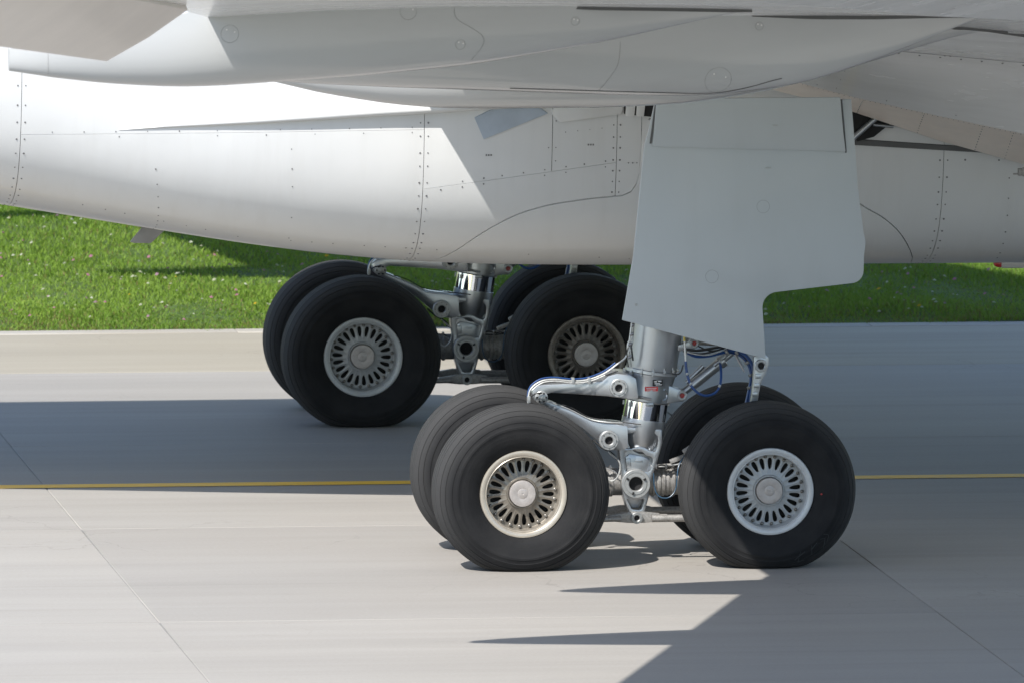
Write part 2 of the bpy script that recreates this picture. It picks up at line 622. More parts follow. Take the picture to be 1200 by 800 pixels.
b = MB()
n = 60
vs = []
for i in range(n + 1):
    x = -40 + 80 * i / n
    for s in (-1, 1):
        vs.append((x, 5.45 + s * (0.125 + 0.006 * math.sin(i * 2.3 + s)), 0.004))
b.add(vs, [(2 * i, 2 * i + 2, 2 * i + 3, 2 * i + 1) for i in range(n)])
tag(b.build('taxiway_line', 'yellow', flip_fix=False), kind='structure')

# grass field: soil sheet + blades + flowers
nx, ny = 120, 60
xs = np.linspace(-60, 70, nx)
ys = 18.47 + np.linspace(0, 1, ny) ** 1.6 * 70


def gz(x, y):
    return 0.03 * np.sin(x * 0.9 + 1) * np.sin(y * 0.7) + 0.02 * np.sin(x * 2.3 + y * 1.7) - 0.01 + np.minimum(0.05, (y - 18.46) * 0.05) + 0.32 * np.clip((y - 18.6) / 7.0, 0, 1) ** 1.5


b = MB()
b.add([(x, y, float(gz(x, y))) for y in ys for x in xs],
      [(j * nx + i, j * nx + i + 1, (j + 1) * nx + i + 1, (j + 1) * nx + i) for j in range(ny - 1) for i in range(nx - 1)])
tag(b.build('grass_field', 'grassland', flip_fix=False), kind='structure')


def quick_mesh(name, V, corner_counts, corners, mats, tint=None):
    me = bpy.data.meshes.new(name)
    me.vertices.add(len(V))
    me.vertices.foreach_set('co', V.astype(np.float32).ravel())
    me.loops.add(len(corners))
    me.loops.foreach_set('vertex_index', corners.astype(np.int32))
    me.polygons.add(len(corner_counts))
    me.polygons.foreach_set('loop_start', np.concatenate([[0], np.cumsum(corner_counts)[:-1]]).astype(np.int32))
    if tint is not None:
        at = me.color_attributes.new('tint', 'FLOAT_COLOR', 'POINT')
        at.data.foreach_set('color', tint.astype(np.float32).ravel())
    for x in mats:
        me.materials.append(MAT[x])
    me.update(calc_edges=True)
    me.validate()
    return me


def patch_noise(x, y, s, seed):
    r = np.random.default_rng(seed)
    out = np.zeros_like(x)
    for k in range(9):
        a = r.uniform(0, 2 * PI)
        f = s * r.uniform(0.5, 2.2)
        out += np.sin((x * np.cos(a) + y * np.sin(a)) * f + r.uniform(0, 6.28))
    return out / 3.0


def blades(N, x0, x1, y0, y1, hmin, hmax, wid):
    x = rng.uniform(x0, x1, N)
    y = y0 + (y1 - y0) * rng.uniform(0, 1, N) ** 1.15 - np.abs(rng.normal(0, .05, N)) * (1 + np.sin(x * 3.1) * np.sin(x * 7.7))
    p = patch_noise(x, y, 2.2, 3)
    p2 = patch_noise(x, y, 0.9, 5)
    edge = np.clip((y - 18.4) / 0.7, 0.25, 1)
    h = rng.uniform(hmin, hmax, N) * (1 + 0.30 * p) * edge
    h = np.clip(h, 0.045, 0.35)
    a = rng.uniform(0, 2 * PI, N)
    lean = rng.uniform(0.2, 1.1, N) * h
    la = rng.uniform(0, 2 * PI, N)
    w = wid * rng.uniform(0.6, 1.3, N)
    z = gz(x, y) - 0.01
    dx, dy = np.cos(a) * w, np.sin(a) * w
    lx, ly = np.cos(la) * lean, np.sin(la) * lean
    V = np.empty((N, 5, 3))
    V[:, 0] = np.stack([x - dx, y - dy, z], 1)
    V[:, 1] = np.stack([x + dx, y + dy, z], 1)
    V[:, 2] = np.stack([x + dx * 0.8 + lx * 0.35, y + dy * 0.8 + ly * 0.35, z + h * 0.6], 1)
    V[:, 3] = np.stack([x - dx * 0.8 + lx * 0.35, y - dy * 0.8 + ly * 0.35, z + h * 0.6], 1)
    V[:, 4] = np.stack([x + lx, y + ly, z + h * 0.97], 1)
    base = np.arange(N)[:, None] * 5
    corners = (base + np.array([0, 1, 2, 3, 3, 2, 4])).ravel()
    cc = np.tile([4, 3], N)
    t = rng.uniform(0, 1, N)
    g1 = np.array([0.112, 0.208, 0.022])
    g2 = np.array([0.235, 0.350, 0.048])
    col = g1 + (g2 - g1) * np.clip(t * 0.7 + 0.16 + 0.22 * p2, 0, 1)[:, None]
    dry = (rng.uniform(0, 1, N) < (0.05 + 0.72 * np.exp(-np.maximum(0, y - 18.5) / 0.5) * (0.6 + 0.4 * np.clip(p2, -1, 1))))
    col[dry] = np.array([0.20, 0.165, 0.060]) * rng.uniform(0.7, 1.2, dry.sum())[:, None]
    T = np.ones((N, 5, 4))
    T[:, :, :3] = col[:, None, :]
    return quick_mesh('grass', V.reshape(-1, 3), cc, corners, ['blade'], T.reshape(-1, 4))


o = put('grass', blades(640000, -9, 13, 18.5, 40, 0.025, 0.070, 0.0048))
tag(o, kind='stuff')


def flowers(N, x0, x1, y0, y1):
    x = rng.uniform(x0, x1, N)
    y = rng.uniform(y0, y1, N)
    keep = patch_noise(x, y, 1.4, 11) > rng.uniform(-1.6, 1.0, N)
    x, y = x[keep], y[keep]
    N = len(x)
    z = gz(x, y) + rng.uniform(0.04, 0.095, N)
    r = rng.uniform(0.007, 0.024, N)
    k = 6
    ang = np.arange(k) * 2 * PI / k
    V = np.empty((N, 2 * k + 1, 3))
    tilt = rng.uniform(-0.5, 0.5, (N, 2))
    for i in range(2 * k):
        a = 2 * PI * i / (2 * k)
        rr = r * (1.0 if i % 2 == 0 else 0.62)
        ox, oy = np.cos(a) * rr, np.sin(a) * rr
        V[:, i] = np.stack([x + ox, y + oy, z + ox * tilt[:, 0] + oy * tilt[:, 1]], 1)
    V[:, 2 * k] = np.stack([x, y, z + r * 0.7], 1)
    base = np.arange(N)[:, None] * (2 * k + 1)
    tri = np.array([[i, (i + 1) % (2 * k), 2 * k] for i in range(2 * k)]).ravel()
    corners = (base + tri).ravel()
    cc = np.full(N * 2 * k, 3)
    pal = np.array([[0.50, 0.52, 0.42], [0.40, 0.42, 0.30], [0.40, 0.17, 0.26], [0.34, 0.20, 0.28], [0.36, 0.36, 0.26], [0.55, 0.36, 0.02]])
    pick = rng.choice(len(pal), N, p=[0.22, 0.24, 0.22, 0.16, 0.13, 0.03])
    T = np.ones((N, 2 * k + 1, 4))
    T[:, :, :3] = pal[pick][:, None, :]
    return quick_mesh('wild_flower', V.reshape(-1, 3), cc, corners, ['blade'], T.reshape(-1, 4))


tag(put('wild_flower', flowers(5000, -9, 13, 18.8, 41)), kind='stuff')

# ------------------------------------------------------------------ the airplane
CY = 5.34                      # lateral position of the airplane's centre line
plane = bpy.data.objects.new('airplane', None)
COL.objects.link(plane)
plane.location = (0, CY, 0)
tag(plane, 'white airliner rolling on its main wheels along the yellow taxiway line', 'airplane')

FX = [-30, -12, -8, -4.62, -3.9, -3.19, -2.47, -1.75, -1.03, -.31, .7, 4.05, 8, 11, 14, 24, 29]
ZB = [6.0, 3.75, 3.03, 2.465, 2.355, 2.24, 2.13, 2.045, 1.994, 1.976, 1.966, 1.956, 1.955, 2.0, 2.08, 2.2, 3.9]
AX = [-30, -14, -7, -5.4, -3, -1, 9, 12, 22, 27, 29]
AA = [.4, 2.4, 2.60, 2.66, 2.86, 2.92, 2.92, 2.82, 2.75, 2.0, .7]
NX = [-12, -7, -5, -3, -1, 9, 12]
NN = [2.05, 2.9, 4.0, 5.0, 5.4, 5.4, 2.05]
TX = [-30, -12, 0, 20, 27, 29]
TT = [7.6, 8.6, 8.4, 8.1, 6.8, 5.6]
ZC = 4.7


def smooth_tab(x, xs, ys):
    # interpolation over a small window so that the loft has no kinks
    q = np.asarray(x, float)
    return sum(np.interp(q + d, xs, ys) for d in (-0.45, -0.3, -0.15, 0, 0.15, 0.3, 0.45)) / 7.0


def f_zb(X): return float(smooth_tab(X, FX, ZB))
def f_a(X): return float(smooth_tab(X, AX, AA))
def f_n(X): return float(smooth_tab(X, NX, NN))


def fus_pt(X, phi, ins=0.0):
    """phi: -90 top, 0 near side, 90 keel, 180 far side"""
    a, bb, n = f_a(X) - ins, ZC - f_zb(X) - ins, f_n(X)
    s, c = math.sin(phi), math.cos(phi)
    if s < 0:
        bb, n = float(np.interp(X, TX, TT)) - ZC - ins, 2.0
    y = CY - math.copysign(a * abs(c) ** (2 / n), c)
    z = ZC - math.copysign(bb * abs(s) ** (2 / n), s)
    return (X, y, z)


def phi_of_z(X, z):
    n = f_n(X)
    if z >= ZC:
        return -math.asin(min(1, (z - ZC) / (float(np.interp(X, TX, TT)) - ZC)))
    t = min(1.0, max(0.0, (ZC - z) / (ZC - f_zb(X))))
    return math.asin(t ** (n / 2))


def fus_side(X, z, out=0.0):
    p = phi_of_z(X, z)
    return Vector(fus_pt(X, p, -out))


def fus_normal(X, z):
    p = phi_of_z(X, z)
    A = Vector(fus_pt(X - .02, p)); B = Vector(fus_pt(X + .02, p))
    C = Vector(fus_pt(X, p - .02)); D = Vector(fus_pt(X, p + .02))
    n = (B - A).cross(D - C).normalized()
    return n if n.y < 0 else -n


b = MB()
Xs = list(np.arange(-30, -9, 1.5)) + list(np.arange(-9, 9, 0.4)) + list(np.arange(9, 29.1, 1.0))
phis = np.linspace(-PI / 2, 1.5 * PI, 97)[:-1]
rings = [[fus_pt(X, ph, 0.012) for ph in phis] for X in Xs]
nr = len(phis)
vs = [p for r in rings for p in r]
fs, ms = [], []
for i in range(len(rings) - 1):
    for k in range(nr):
        k2 = (k + 1) % nr
        fs.append((i * nr + k, i * nr + k2, (i + 1) * nr + k2, (i + 1) * nr + k))
        ph = phis[k]
        ms.append(1 if (-9 <= Xs[i] < 8.2 and 0.02 < ph < math.radians(100)) else 0)
b.add(vs, fs)
b.m = ms
b.add([rings[0][k] for k in range(nr)], [tuple(range(nr))])
b.add([rings[-1][k] for k in range(nr)], [tuple(range(nr))])
fuselage = b.build('fuselage', ['white', 'gapdark'], plane, angle=60)

KEEL = math.radians(101)
GAP = 0.0022
CURX = [-1.362, -1.17, -1.035, -.856, -.596, -.324, .024, .269, .345, .385, .405]
CURZ = [1.905, 2.073, 2.202, 2.366, 2.52, 2.602, 2.652, 2.672, 2.705, 2.77, 2.86]
CRX = [.405, .424, 1.6, 2.0, 2.32, 2.43, 2.543, 2.62, 2.686, 2.74, 2.789, 2.815, 2.83, 2.84]
CRZ = [2.86, 3.31, 3.30, 2.75, 2.541, 2.485, 2.40, 2.325, 2.237, 2.16, 2.079, 2.02, 1.96, 1.876]


def curve(X):
    if X <= -1.362 or X >= 2.84:
        return None
    if X <= .405:
        w = 0.09 if -1.2 < X < .22 else 0.0
        return float(np.mean([np.interp(X + d * w, CURX, CURZ) for d in (-1, -.5, 0, .5, 1)]))
    w = 0.045 if 2.05 < X < 2.76 else 0.0
    return float(np.mean([np.interp(X + d * w, CRX, CRZ) for d in (-1, -.5, 0, .5, 1)]))


def panel(x0, x1, ztop, zbot, nxp=24, nyp=22, xs_extra=(), gt=GAP, gb=GAP):
    """a skin panel between two X limits and two z functions (zbot None = round under the keel)"""
    X = sorted(set([x0 + GAP + (x1 - x0 - 2 * GAP) * i / nxp for i in range(nxp + 1)] + [q for q in xs_extra if x0 + .01 < q < x1 - .01]))
    vs = []
    colp = []
    for x in X:
        zt = ztop(x) if callable(ztop) else ztop
        zb_ = zbot(x) if callable(zbot) else zbot
        pt = KEEL if zt is None else phi_of_z(x, zt - gt)
        pb = KEEL if zb_ is None else phi_of_z(x, zb_ + gb)
        if pt > pb:
            pt = pb
        colp.append((x, pt, pb))
    p0_, p1_ = min(c[1] for c in colp), max(c[2] for c in colp)
    for x, pt, pb in colp:
        for j in range(nyp + 1):
            vs.append(fus_pt(x, min(pb, max(pt, p0_ + (p1_ - p0_) * j / nyp))))
    nn_ = nyp + 1
    nX = len(X)
    fs = [(i * nn_ + j, i * nn_ + j + 1, (i + 1) * nn_ + j + 1, (i + 1) * nn_ + j) for i in range(nX - 1) for j in range(nyp)]
    # turned-in edges
    ring = [i * nn_ for i in range(nX)] + [(nX - 1) * nn_ + j for j in range(1, nn_)] + \
           [i * nn_ + nyp for i in range(nX - 2, -1, -1)] + [j for j in range(nyp - 1, 0, -1)]
    base = len(vs)
    c = Vector((0, CY, ZC))
    for i in ring:
        p = Vector(vs[i])
        d = Vector((0, c.y - p.y, c.z - p.z)).normalized()
        vs.append(tuple(p + d * 0.02))
    m = len(ring)
    fs += [(ring[i], ring[(i + 1) % m], base + (i + 1) % m, base + i) for i in range(m)]
    bm = bmesh.new()
    bv = [bm.verts.new(v) for v in vs]
    for f in fs:
        bm.faces.new([bv[i] for i in f])
    bmesh.ops.remove_doubles(bm, verts=bm.verts, dist=2e-4)
    bm.verts.index_update()
    bb = MB()
    bb.add([tuple(v.co) for v in bm.verts], [[v.index for v in f.verts] for f in bm.faces])
    bm.free()
    return bb.build('skin_panel', 'white', fuselage, angle=35)


TOPZ = 4.68
h1 = lambda x: 3.19 + (x + 4.65) * 0.0125
h2 = lambda x: 2.735 + (x + 1.37) * 0.135
xa, xb, xc = -1.372, -4.652, 2.93
panel(-9.0, xb, TOPZ, None, 14, 26)
panel(xb, xa, TOPZ, h1, 16, 12, gb=.0016)
panel(xb, xa, h1, None, 24, 26, gt=.0016)
panel(xa, -.318, TOPZ, h2, 12, 12, gb=.002)
panel(-.318, .215, TOPZ, h2, 8, 12, gb=.002)
panel(xa, .215, h2, curve, 44, 40, CURX, gt=.002)
panel(.215, .418, TOPZ, curve, 16, 40, CURX)
gear_bay = panel(-1.358, 2.836, curve, None, 84, 44, CURX + CRX, gt=.0095)
panel(.418, xc, TOPZ, curve, 44, 44, CRX)
panel(xc, 8.2, TOPZ, None, 16, 26)

# fasteners along the skin joints
b = MB()


def disc(bb, p, n, r, h=0.003, seg=6):
    n, u, w = frame(n)
    p = Vector(p)
    vs = [p + (u * math.cos(2 * PI * k / seg) + w * math.sin(2 * PI * k / seg)) * r - n * 0.002 for k in range(seg)]
    vs += [p + (u * math.cos(2 * PI * k / seg) + w * math.sin(2 * PI * k / seg)) * r * 0.9 + n * h for k in range(seg)]
    bb.add(vs, [tuple(range(seg, 2 * seg))] + [(k, (k + 1) % seg, seg + (k + 1) % seg, seg + k) for k in range(seg)])


def row(X0, z0, X1, z1, step, r=0.0085, jitter=0.0, skip=0.0, dx=0, dz=0):
    """fasteners along the skin between two points, spaced by arc length"""
    P = []
    for k in range(61):
        t = k / 60
        X = X0 + (X1 - X0) * t + dx
        z = z0 + (z1 - z0) * t + dz
        P.append((X, z, fus_side(X, z)))
    acc, nxt = 0, step * 0.4
    for k in range(1, 61):
        acc += (P[k][2] - P[k - 1][2]).length
        if acc >= nxt:
            nxt += step
            if random.random() > skip:
                disc(b, P[k][2], fus_normal(P[k][0], P[k][1]), r * random.uniform(0.75, 1.1))


for s in (-1, 1):
    row(xa, 3.62, xa, 1.96, 0.128, dx=s * .032)
    row(xb, 3.66, xb, 2.44, 0.15, dx=s * .032)
    row(xc, 3.0, xc, 1.93, 0.13, dx=s * .032)
    row(.215, 3.3, .215, 2.70, 0.095, dx=s * .028)
    row(-1.3, h2(-1.3), .2, h2(.2), 0.17, dz=s * .024, skip=.1, r=.008)
    row(-.318, 3.34, -.318, 2.9, 0.11, dx=s * .03, skip=.45, r=.006)
row(xb + .1, h1(xb), xa - .1, h1(xa), 0.27, dz=.02, skip=.2, r=.006)
row(xb + .2, h1(xb), xa - .1, h1(xa), 0.4, dz=-.022, skip=.3, r=.006)
row(-3.56, 2.96, -3.46, 2.30, 0.145, r=.0075)
row(-2.46, 3.15, -2.41, 2.25, 0.165, r=.007, skip=.15)
row(3.48, 2.86, 3.50, 2.06, 0.17, r=.0085)
row(-4.5, 2.655, -2.9, 2.32, 0.17, r=.007, skip=.2)
row(-2.9, 2.30, 2.2, 1.99, 0.2, r=.006, skip=.3)
row(2.55, 1.99, 4.0, 1.96, 0.12, r=.006, skip=.2)
row(3.0, 2.95, 4.3, 2.93, 0.27, r=.009)
row(.30, 2.945, .41, 2.945, 0.035, r=.007)
row(-1.2, 3.33, -.4, 3.37, 0.12, r=.005, skip=.35)
row(-.25, 3.2, .15, 3.24, 0.1, r=.005, skip=.4)
fst = b.build('fastener', 'fastener', fuselage)
fst['kind'] = 'stuff'

# small stencils, faint
b = MB()
for X, z in ((-.86, 3.02), (-.84, 3.02), (-.82, 3.02), (-.02, 3.10), (0.0, 3.10), (.02, 3.10)):
    p = fus_side(X, z, 0.002)
    box(b, p, (.012, .002, .014), 0, 0)
b.build('stencil', 'fastener', fuselage)['kind'] = 'stuff'

# wing-root trailing fillet: long tapering ledge on the near flank
b = MB()
rings = []
PX = [-3.86, -3.44, -2.75, -2.05, -1.70, -1.0, 0.0]
PZ = [3.235, 3.279, 3.335, 3.397, 3.425, 3.47, 3.52]
for i in range(40):
    X = -3.86 + 3.86 * i / 39
    s = (X + 3.86)
    zc_ = float(np.interp(X, PX, PZ))
    pr = 0.004 + 0.092 * min(1, s / 2.6) ** 1.0
    hup = 0.03 + 0.62 * min(1, s / 2.2)
    hdn = 0.016 + 0.085 * min(1, s / 2.2)
    top = fus_side(X, zc_ + hup, -0.02)
    lip = fus_side(X, zc_, pr)
    lo = fus_side(X, zc_ - hdn, -0.02)
    mid = fus_side(X, zc_ + hup * 0.42, pr * 0.62)
    ring = [tuple(top), tuple(mid), tuple(lip + Vector((0, .006, .02 * min(1, s + .2)))), tuple(lip), tuple(lip + Vector((0, .010, -.024 * min(1, s * .5 + .2)))), tuple(lo)]
    rings.append(ring)
loft(b, rings, 0)
b.build('root_fillet', 'white', plane, angle=75)

# blue-grey vent panel on the flank
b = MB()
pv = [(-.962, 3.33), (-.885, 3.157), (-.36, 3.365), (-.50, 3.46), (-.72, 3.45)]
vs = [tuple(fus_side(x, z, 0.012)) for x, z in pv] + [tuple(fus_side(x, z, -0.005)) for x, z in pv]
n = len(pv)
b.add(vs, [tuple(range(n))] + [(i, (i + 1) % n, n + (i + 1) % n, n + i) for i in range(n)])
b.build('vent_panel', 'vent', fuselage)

# small brackets and a black plate painting the recess shade above the gear bay
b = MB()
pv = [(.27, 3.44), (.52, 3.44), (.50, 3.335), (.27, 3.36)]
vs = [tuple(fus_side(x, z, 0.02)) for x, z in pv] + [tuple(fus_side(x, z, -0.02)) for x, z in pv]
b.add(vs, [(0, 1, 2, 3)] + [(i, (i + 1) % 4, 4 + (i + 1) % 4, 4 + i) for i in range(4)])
b.build('hinge_recess_shade', 'dark', fuselage)
b = MB()
for X0, X1 in ((.285, .36), (.372, .44)):
    pv = [(X0, 3.46), (X1, 3.46), (X1 - .012, 3.352), (X0 - .008, 3.358)]
    vs = [tuple(fus_side(x, z, 0.05)) for x, z in pv] + [tuple(fus_side(x, z, 0.0)) for x, z in pv]
    b.add(*bevelled(vs, [(0, 1, 2, 3), (7, 6, 5, 4)] + [(i, (i + 1) % 4, 4 + (i + 1) % 4, 4 + i) for i in range(4)], .006, 2))
b.build('hinge_bracket', 'white', fuselage)
b = MB()
pv = [(-.33, 3.37), (-.26, 3.30), (.24, 3.365), (.27, 3.44), (-.30, 3.44)]
vs = [tuple(fus_side(x, z, 0.03)) for x, z in pv] + [tuple(fus_side(x, z, 0.0)) for x, z in pv]
b.add(*bevelled(vs, [(0, 1, 2, 3, 4), (9, 8, 7, 6, 5)] + [(i, (i + 1) % 5, 5 + (i + 1) % 5, 5 + i) for i in range(5)], .006, 2))
b.build('hinge_cover', 'white', fuselage)

# dark seal strip at the forward wing root
b = MB()
vs = []
for X in np.linspace(1.7, 4.4, 12):
    zt = 3.128 - (X - 2.23) * 0.075
    vs += [tuple(fus_side(X, zt, .012)), tuple(fus_side(X, zt - .045 + .008 * (X - 2.2), .012)),
           tuple(fus_side(X, zt, -.01)), tuple(fus_side(X, zt - .045 + .008 * (X - 2.2), -.01))]
fs = []
for i in range(11):
    k = 4 * i
    fs += [(k, k + 4, k + 5, k + 1), (k, k + 2, k + 6, k + 4), (k + 1, k + 5, k + 7, k + 3)]
b.add(vs, fs)
b.build('root_seal', 'seal', fuselage)

# drain mast and red beacon below the belly
b = MB()
pm = [(-3.43, 2.215), (-3.23, 2.20), (-3.345, 2.09), (-3.36, 2.082), (-3.50, 2.085), (-3.53, 2.094)]
prism(b, pm, 4.98, 5.02, 0, .008, 2)
b.build('drain_mast', 'mast', plane)
b = MB()
lathe(b, (3.98, 4.4, 1.905), (-1, 0, 0.0), [(0.040, 0), (0.040, .20), (0.034, .235)], 16, 0)
beacon = b.build('beacon_housing', 'white', plane)
b = MB()
lathe(b, (3.745, 4.4, 1.905), (-1, 0, 0), [(0.033, 0), (0.031, .03), (0.020, .055), (0.004, .065)], 16, 0)
b.build('beacon_lens', 'beacon', beacon)


# ------------------------------------------------------------------ wings
# station: lateral distance from the centre line, lower-surface profile (X, z) from trailing to leading edge
ST = [
    (2.2, [(-1.70, 4.1), (0, 4.1), (1.5, 4.0), (2.2, 4.0), (3, 3.9), (4, 3.8), (6, 3.4), (8.5, 3.3), (9.5, 3.5)]),
    (2.88, [(-1.70, 4.05), (0, 4.0), (1.5, 3.9), (2.2, 3.85), (3, 3.7), (4, 3.5), (6, 3.2), (8.5, 3.2), (9.4, 3.4)]),
    (3.04, [(-1.72, 4.04), (0, 3.86), (1.1, 3.65), (2.006, 3.411), (2.858, 3.124), (3.569, 2.922), (6, 2.55), (8.4, 2.75), (9.3, 3.25)]),
    (4.74, [(-1.75, 4.10), (0, 4.02), (1.0, 3.86), (1.9, 3.62), (2.61, 3.46), (3.31, 3.31), (6, 3.0), (7.9, 3.2), (8.5, 3.5)]),
    (5.94, [(-1.78, 4.2), (0, 4.2), (1.0, 4.15), (2.03, 4.087), (3.02, 3.99), (4.2, 3.9), (6, 3.75), (7.4, 3.8), (7.8, 4.0)]),
    (9.70, [(-1.80, 4.43), (-1, 4.5), (0.2, 4.53), (1.0, 4.55), (1.8, 4.55), (2.6, 4.5), (4.2, 4.36), (5.2, 4.4), (5.6, 4.6)]),
    (10.29, [(-2.03, 4.48), (-1, 4.56), (0.2, 4.60), (1.0, 4.61), (1.8, 4.606), (2.3, 4.555), (4, 4.40), (5, 4.45), (5.3, 4.65)]),
    (13.99, [(-3.38, 4.90), (-2.5, 4.96), (-1.5, 4.99), (-.5, 4.985), (.5, 4.98), (1.39, 4.975), (2.2, 4.92), (2.8, 4.88), (3.2, 5.0)]),
    (17.64, [(-4.70, 5.27), (-3.8, 5.315), (-2.9, 5.335), (-2.2, 5.335), (-1.5, 5.32), (-.98, 5.307), (-.2, 5.28), (.5, 5.25), (.95, 5.37)]),
    (20.34, [(-5.30, 5.56), (-4.6, 5.58), (-4.0, 5.59), (-3.4, 5.59), (-2.8, 5.58), (-2.2, 5.57), (-1.7, 5.56), (-1.1, 5.55), (-.7, 5.65)]),
    (29.34, [(-8.2, 6.55), (-7.9, 6.56), (-7.6, 6.57), (-7.3, 6.57), (-7.0, 6.57), (-6.7, 6.56), (-6.4, 6.55), (-6.1, 6.55), (-5.9, 6.62)]),
]


def wing(side):
    """side -1: the near wing, +1: the far wing"""
    b = MB()
    rings = []
    for L, low in ST:
        y = CY + side * L
        x0, x1 = low[0][0], low[-1][0]
        c = x1 - x0
        lo = [(x, y, z) for x, z in low]
        hi = []
        for x, z in reversed(low):
            s = (x - x0) / c
            th = 0.035 + 0.115 * c * min(1.0, (2.2 * s) ** 0.9) * max(0.0, 1 - max(0, s - .55) / .45) ** .6
            hi.append((x, y, (low[0][1] + (low[-1][1] - low[0][1]) * s) * .5 + z * .5 + th))
        rings.append(lo + hi)
    n = len(rings[0])
    nl = len(ST[0][1])
    vs = [p for r in rings for p in r]
    fs, ms = [], []
    for i in range(len(rings) - 1):
        for k in range(n):
            k2 = (k + 1) % n
            fs.append((i * n + k, i * n + k2, (i + 1) * n + k2, (i + 1) * n + k))
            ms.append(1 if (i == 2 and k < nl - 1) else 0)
    b.add(vs, fs)
    b.m = ms
    b.add(rings[0], [tuple(range(n))])
    b.add(rings[-1], [tuple(range(n))])
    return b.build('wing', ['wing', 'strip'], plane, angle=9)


near_wing = wing(-1)
far_wing = wing(1)


def low_at(L, X):
    for i in range(len(ST) - 1):
        if ST[i][0] <= L <= ST[i + 1][0]:
            t = (L - ST[i][0]) / (ST[i + 1][0] - ST[i][0])
            xs0, zs0 = zip(*ST[i][1]); xs1, zs1 = zip(*ST[i + 1][1])
            return (1 - t) * np.interp(X, xs0, zs0) + t * np.interp(X, xs1, zs1)


# wing underside fasteners and seams (near wing)
b = MB()


def wrow(L0, X0, L1, X1, step, r):
    n = max(2, int(math.hypot((X1 - X0), (L1 - L0)) / step))
    for k in range(n + 1):
        t = k / n
        L, X = L0 + (L1 - L0) * t, X0 + (X1 - X0) * t
        disc(b, (X, CY - L, low_at(L, X)), (0.1, -.35, -1), r, 0.004)


wrow(4.70, 1.0, 4.70, 4.4, 0.042, .0042)
wrow(4.82, 1.0, 4.82, 4.4, 0.5, .0042)
for X in (2.05, 2.55, 3.03, 3.28):
    wrow(3.1, X + .12, 4.65, X - .08, 0.16, .0045)
wrow(5.90, 1.55, 5.90, 4.4, 0.165, .009)
for s in (-1, 1):
    wrow(5.95, 2.44 + s * .022, 7.4, 2.40 + s * .022, 0.5, .009)
wrow(4.85, 1.72, 5.8, 1.70, 0.2, .003)
f = b.build('fastener', 'fastener', near_wing)
f['kind'] = 'stuff'
b = MB()
for k in range(20):
    X = 1.45 + k * 0.16
    p = [(X, CY - 5.99, low_at(5.99, X)), (X + .16, CY - 5.99, low_at(5.99, X + .16))]
    tube(b, [(q[0], q[1], q[2] - .0005) for q in p], 0.0022, 4, 0, 1)
tube(b, [(2.44, CY - 5.98, low_at(5.98, 2.44)), (2.40, CY - 7.4, low_at(7.4, 2.40))], .0025, 4, 0, 1)
b.build('seam', 'seal', near_wing)

# slot seals where the fairings meet the wing
b = MB()


def slot(L, X0, X1, th):
    vs = []
    N = 14
    for k in range(N + 1):
        X = X0 + (X1 - X0) * k / N
        t = th * min(1, (k + .6) / 4)
        z = low_at(L, X)
        for y in (-.02, .02):
            vs += [(X, CY - L + y, z + .02), (X, CY - L + y, z - t)]
    fs = []
    for k in range(N):
        q = 4 * k
        fs += [(q, q + 1, q + 5, q + 4), (q + 2, q + 6, q + 7, q + 3), (q + 1, q + 3, q + 7, q + 5)]
    b.add(vs, fs)


for args in ((17.9, -2.45, -.95, .022), (14.3, -.40, 1.42, .022), (10.6, 1.60, 2.12, .02), (10.1, 2.02, 3.6, .028)):
    b = MB()
    slot(*args)
    b.build('slot_seal', 'seal', near_wing)

# bracket at the wing root
b = MB()
box(b, (3.52, 1.9, 2.895), (.14, .06, .06), 0, .006)
box(b, (3.44, 1.9, 2.88), (.06, .02, .012), 0, .002)
box(b, (3.50, 1.86, 2.90), (.04, .02, .075), 0, .003)
b.build('wing_bracket', 'geardirty', near_wing)

# drooped control surface outboard
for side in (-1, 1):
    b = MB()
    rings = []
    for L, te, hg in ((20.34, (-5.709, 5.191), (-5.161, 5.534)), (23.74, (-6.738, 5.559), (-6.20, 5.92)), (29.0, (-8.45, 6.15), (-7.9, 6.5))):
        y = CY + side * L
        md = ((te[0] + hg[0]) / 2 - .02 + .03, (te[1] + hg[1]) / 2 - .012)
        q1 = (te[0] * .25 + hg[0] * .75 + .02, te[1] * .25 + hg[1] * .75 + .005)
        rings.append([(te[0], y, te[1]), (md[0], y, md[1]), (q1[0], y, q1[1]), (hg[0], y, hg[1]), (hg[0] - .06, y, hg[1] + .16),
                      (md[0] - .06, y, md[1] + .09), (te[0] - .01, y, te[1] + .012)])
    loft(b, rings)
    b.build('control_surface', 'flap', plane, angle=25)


# flap-track fairings
FSURF = {}


def fairing(side, L, bot, top, wmax, tail_w, detail=False):
    b = MB()
    SURF = []
    N = 34
    xs_b, zs_b = zip(*bot)
    xs_t, zs_t = zip(*top)
    x0, x1 = xs_b[0], xs_b[-1]
    rings = []
    for i in range(N + 1):
        t = i / N
        x = x0 + (x1 - x0) * t
        zb_ = float(np.mean([np.interp(x + d, xs_b, zs_b) for d in (-.14, -.07, 0, .07, .14)])) if 2 < i < N - 2 else float(np.interp(x, xs_b, zs_b))
        zt_ = max(float(np.interp(x, xs_t, zs_t)), zb_ + .02)
        w = tail_w + (wmax - tail_w) * min(1, t * 3.4) ** .75
        w *= max(0.04, 1 - max(0, (t - .62) / .38) ** 2.2)
        SURF.append((x, w, zb_, zt_))
        h = zt_ - zb_
        ring = []
        M_ = 20
        for k in range(M_ + 1):
            a = PI * k / M_
            c, s = math.cos(a), math.sin(a)
            e = 2 / 2.7
            ring.append((x, CY + side * L + math.copysign(w / 2 * abs(c) ** e, c), zt_ - h * abs(s) ** e))
        rings.append(ring)
    loft(b, rings, 0, True, True)
    o = b.build('flap_fairing', 'fairing', plane, angle=40)
    FSURF[o.name] = (CY + side * L, np.array(SURF))
    return o


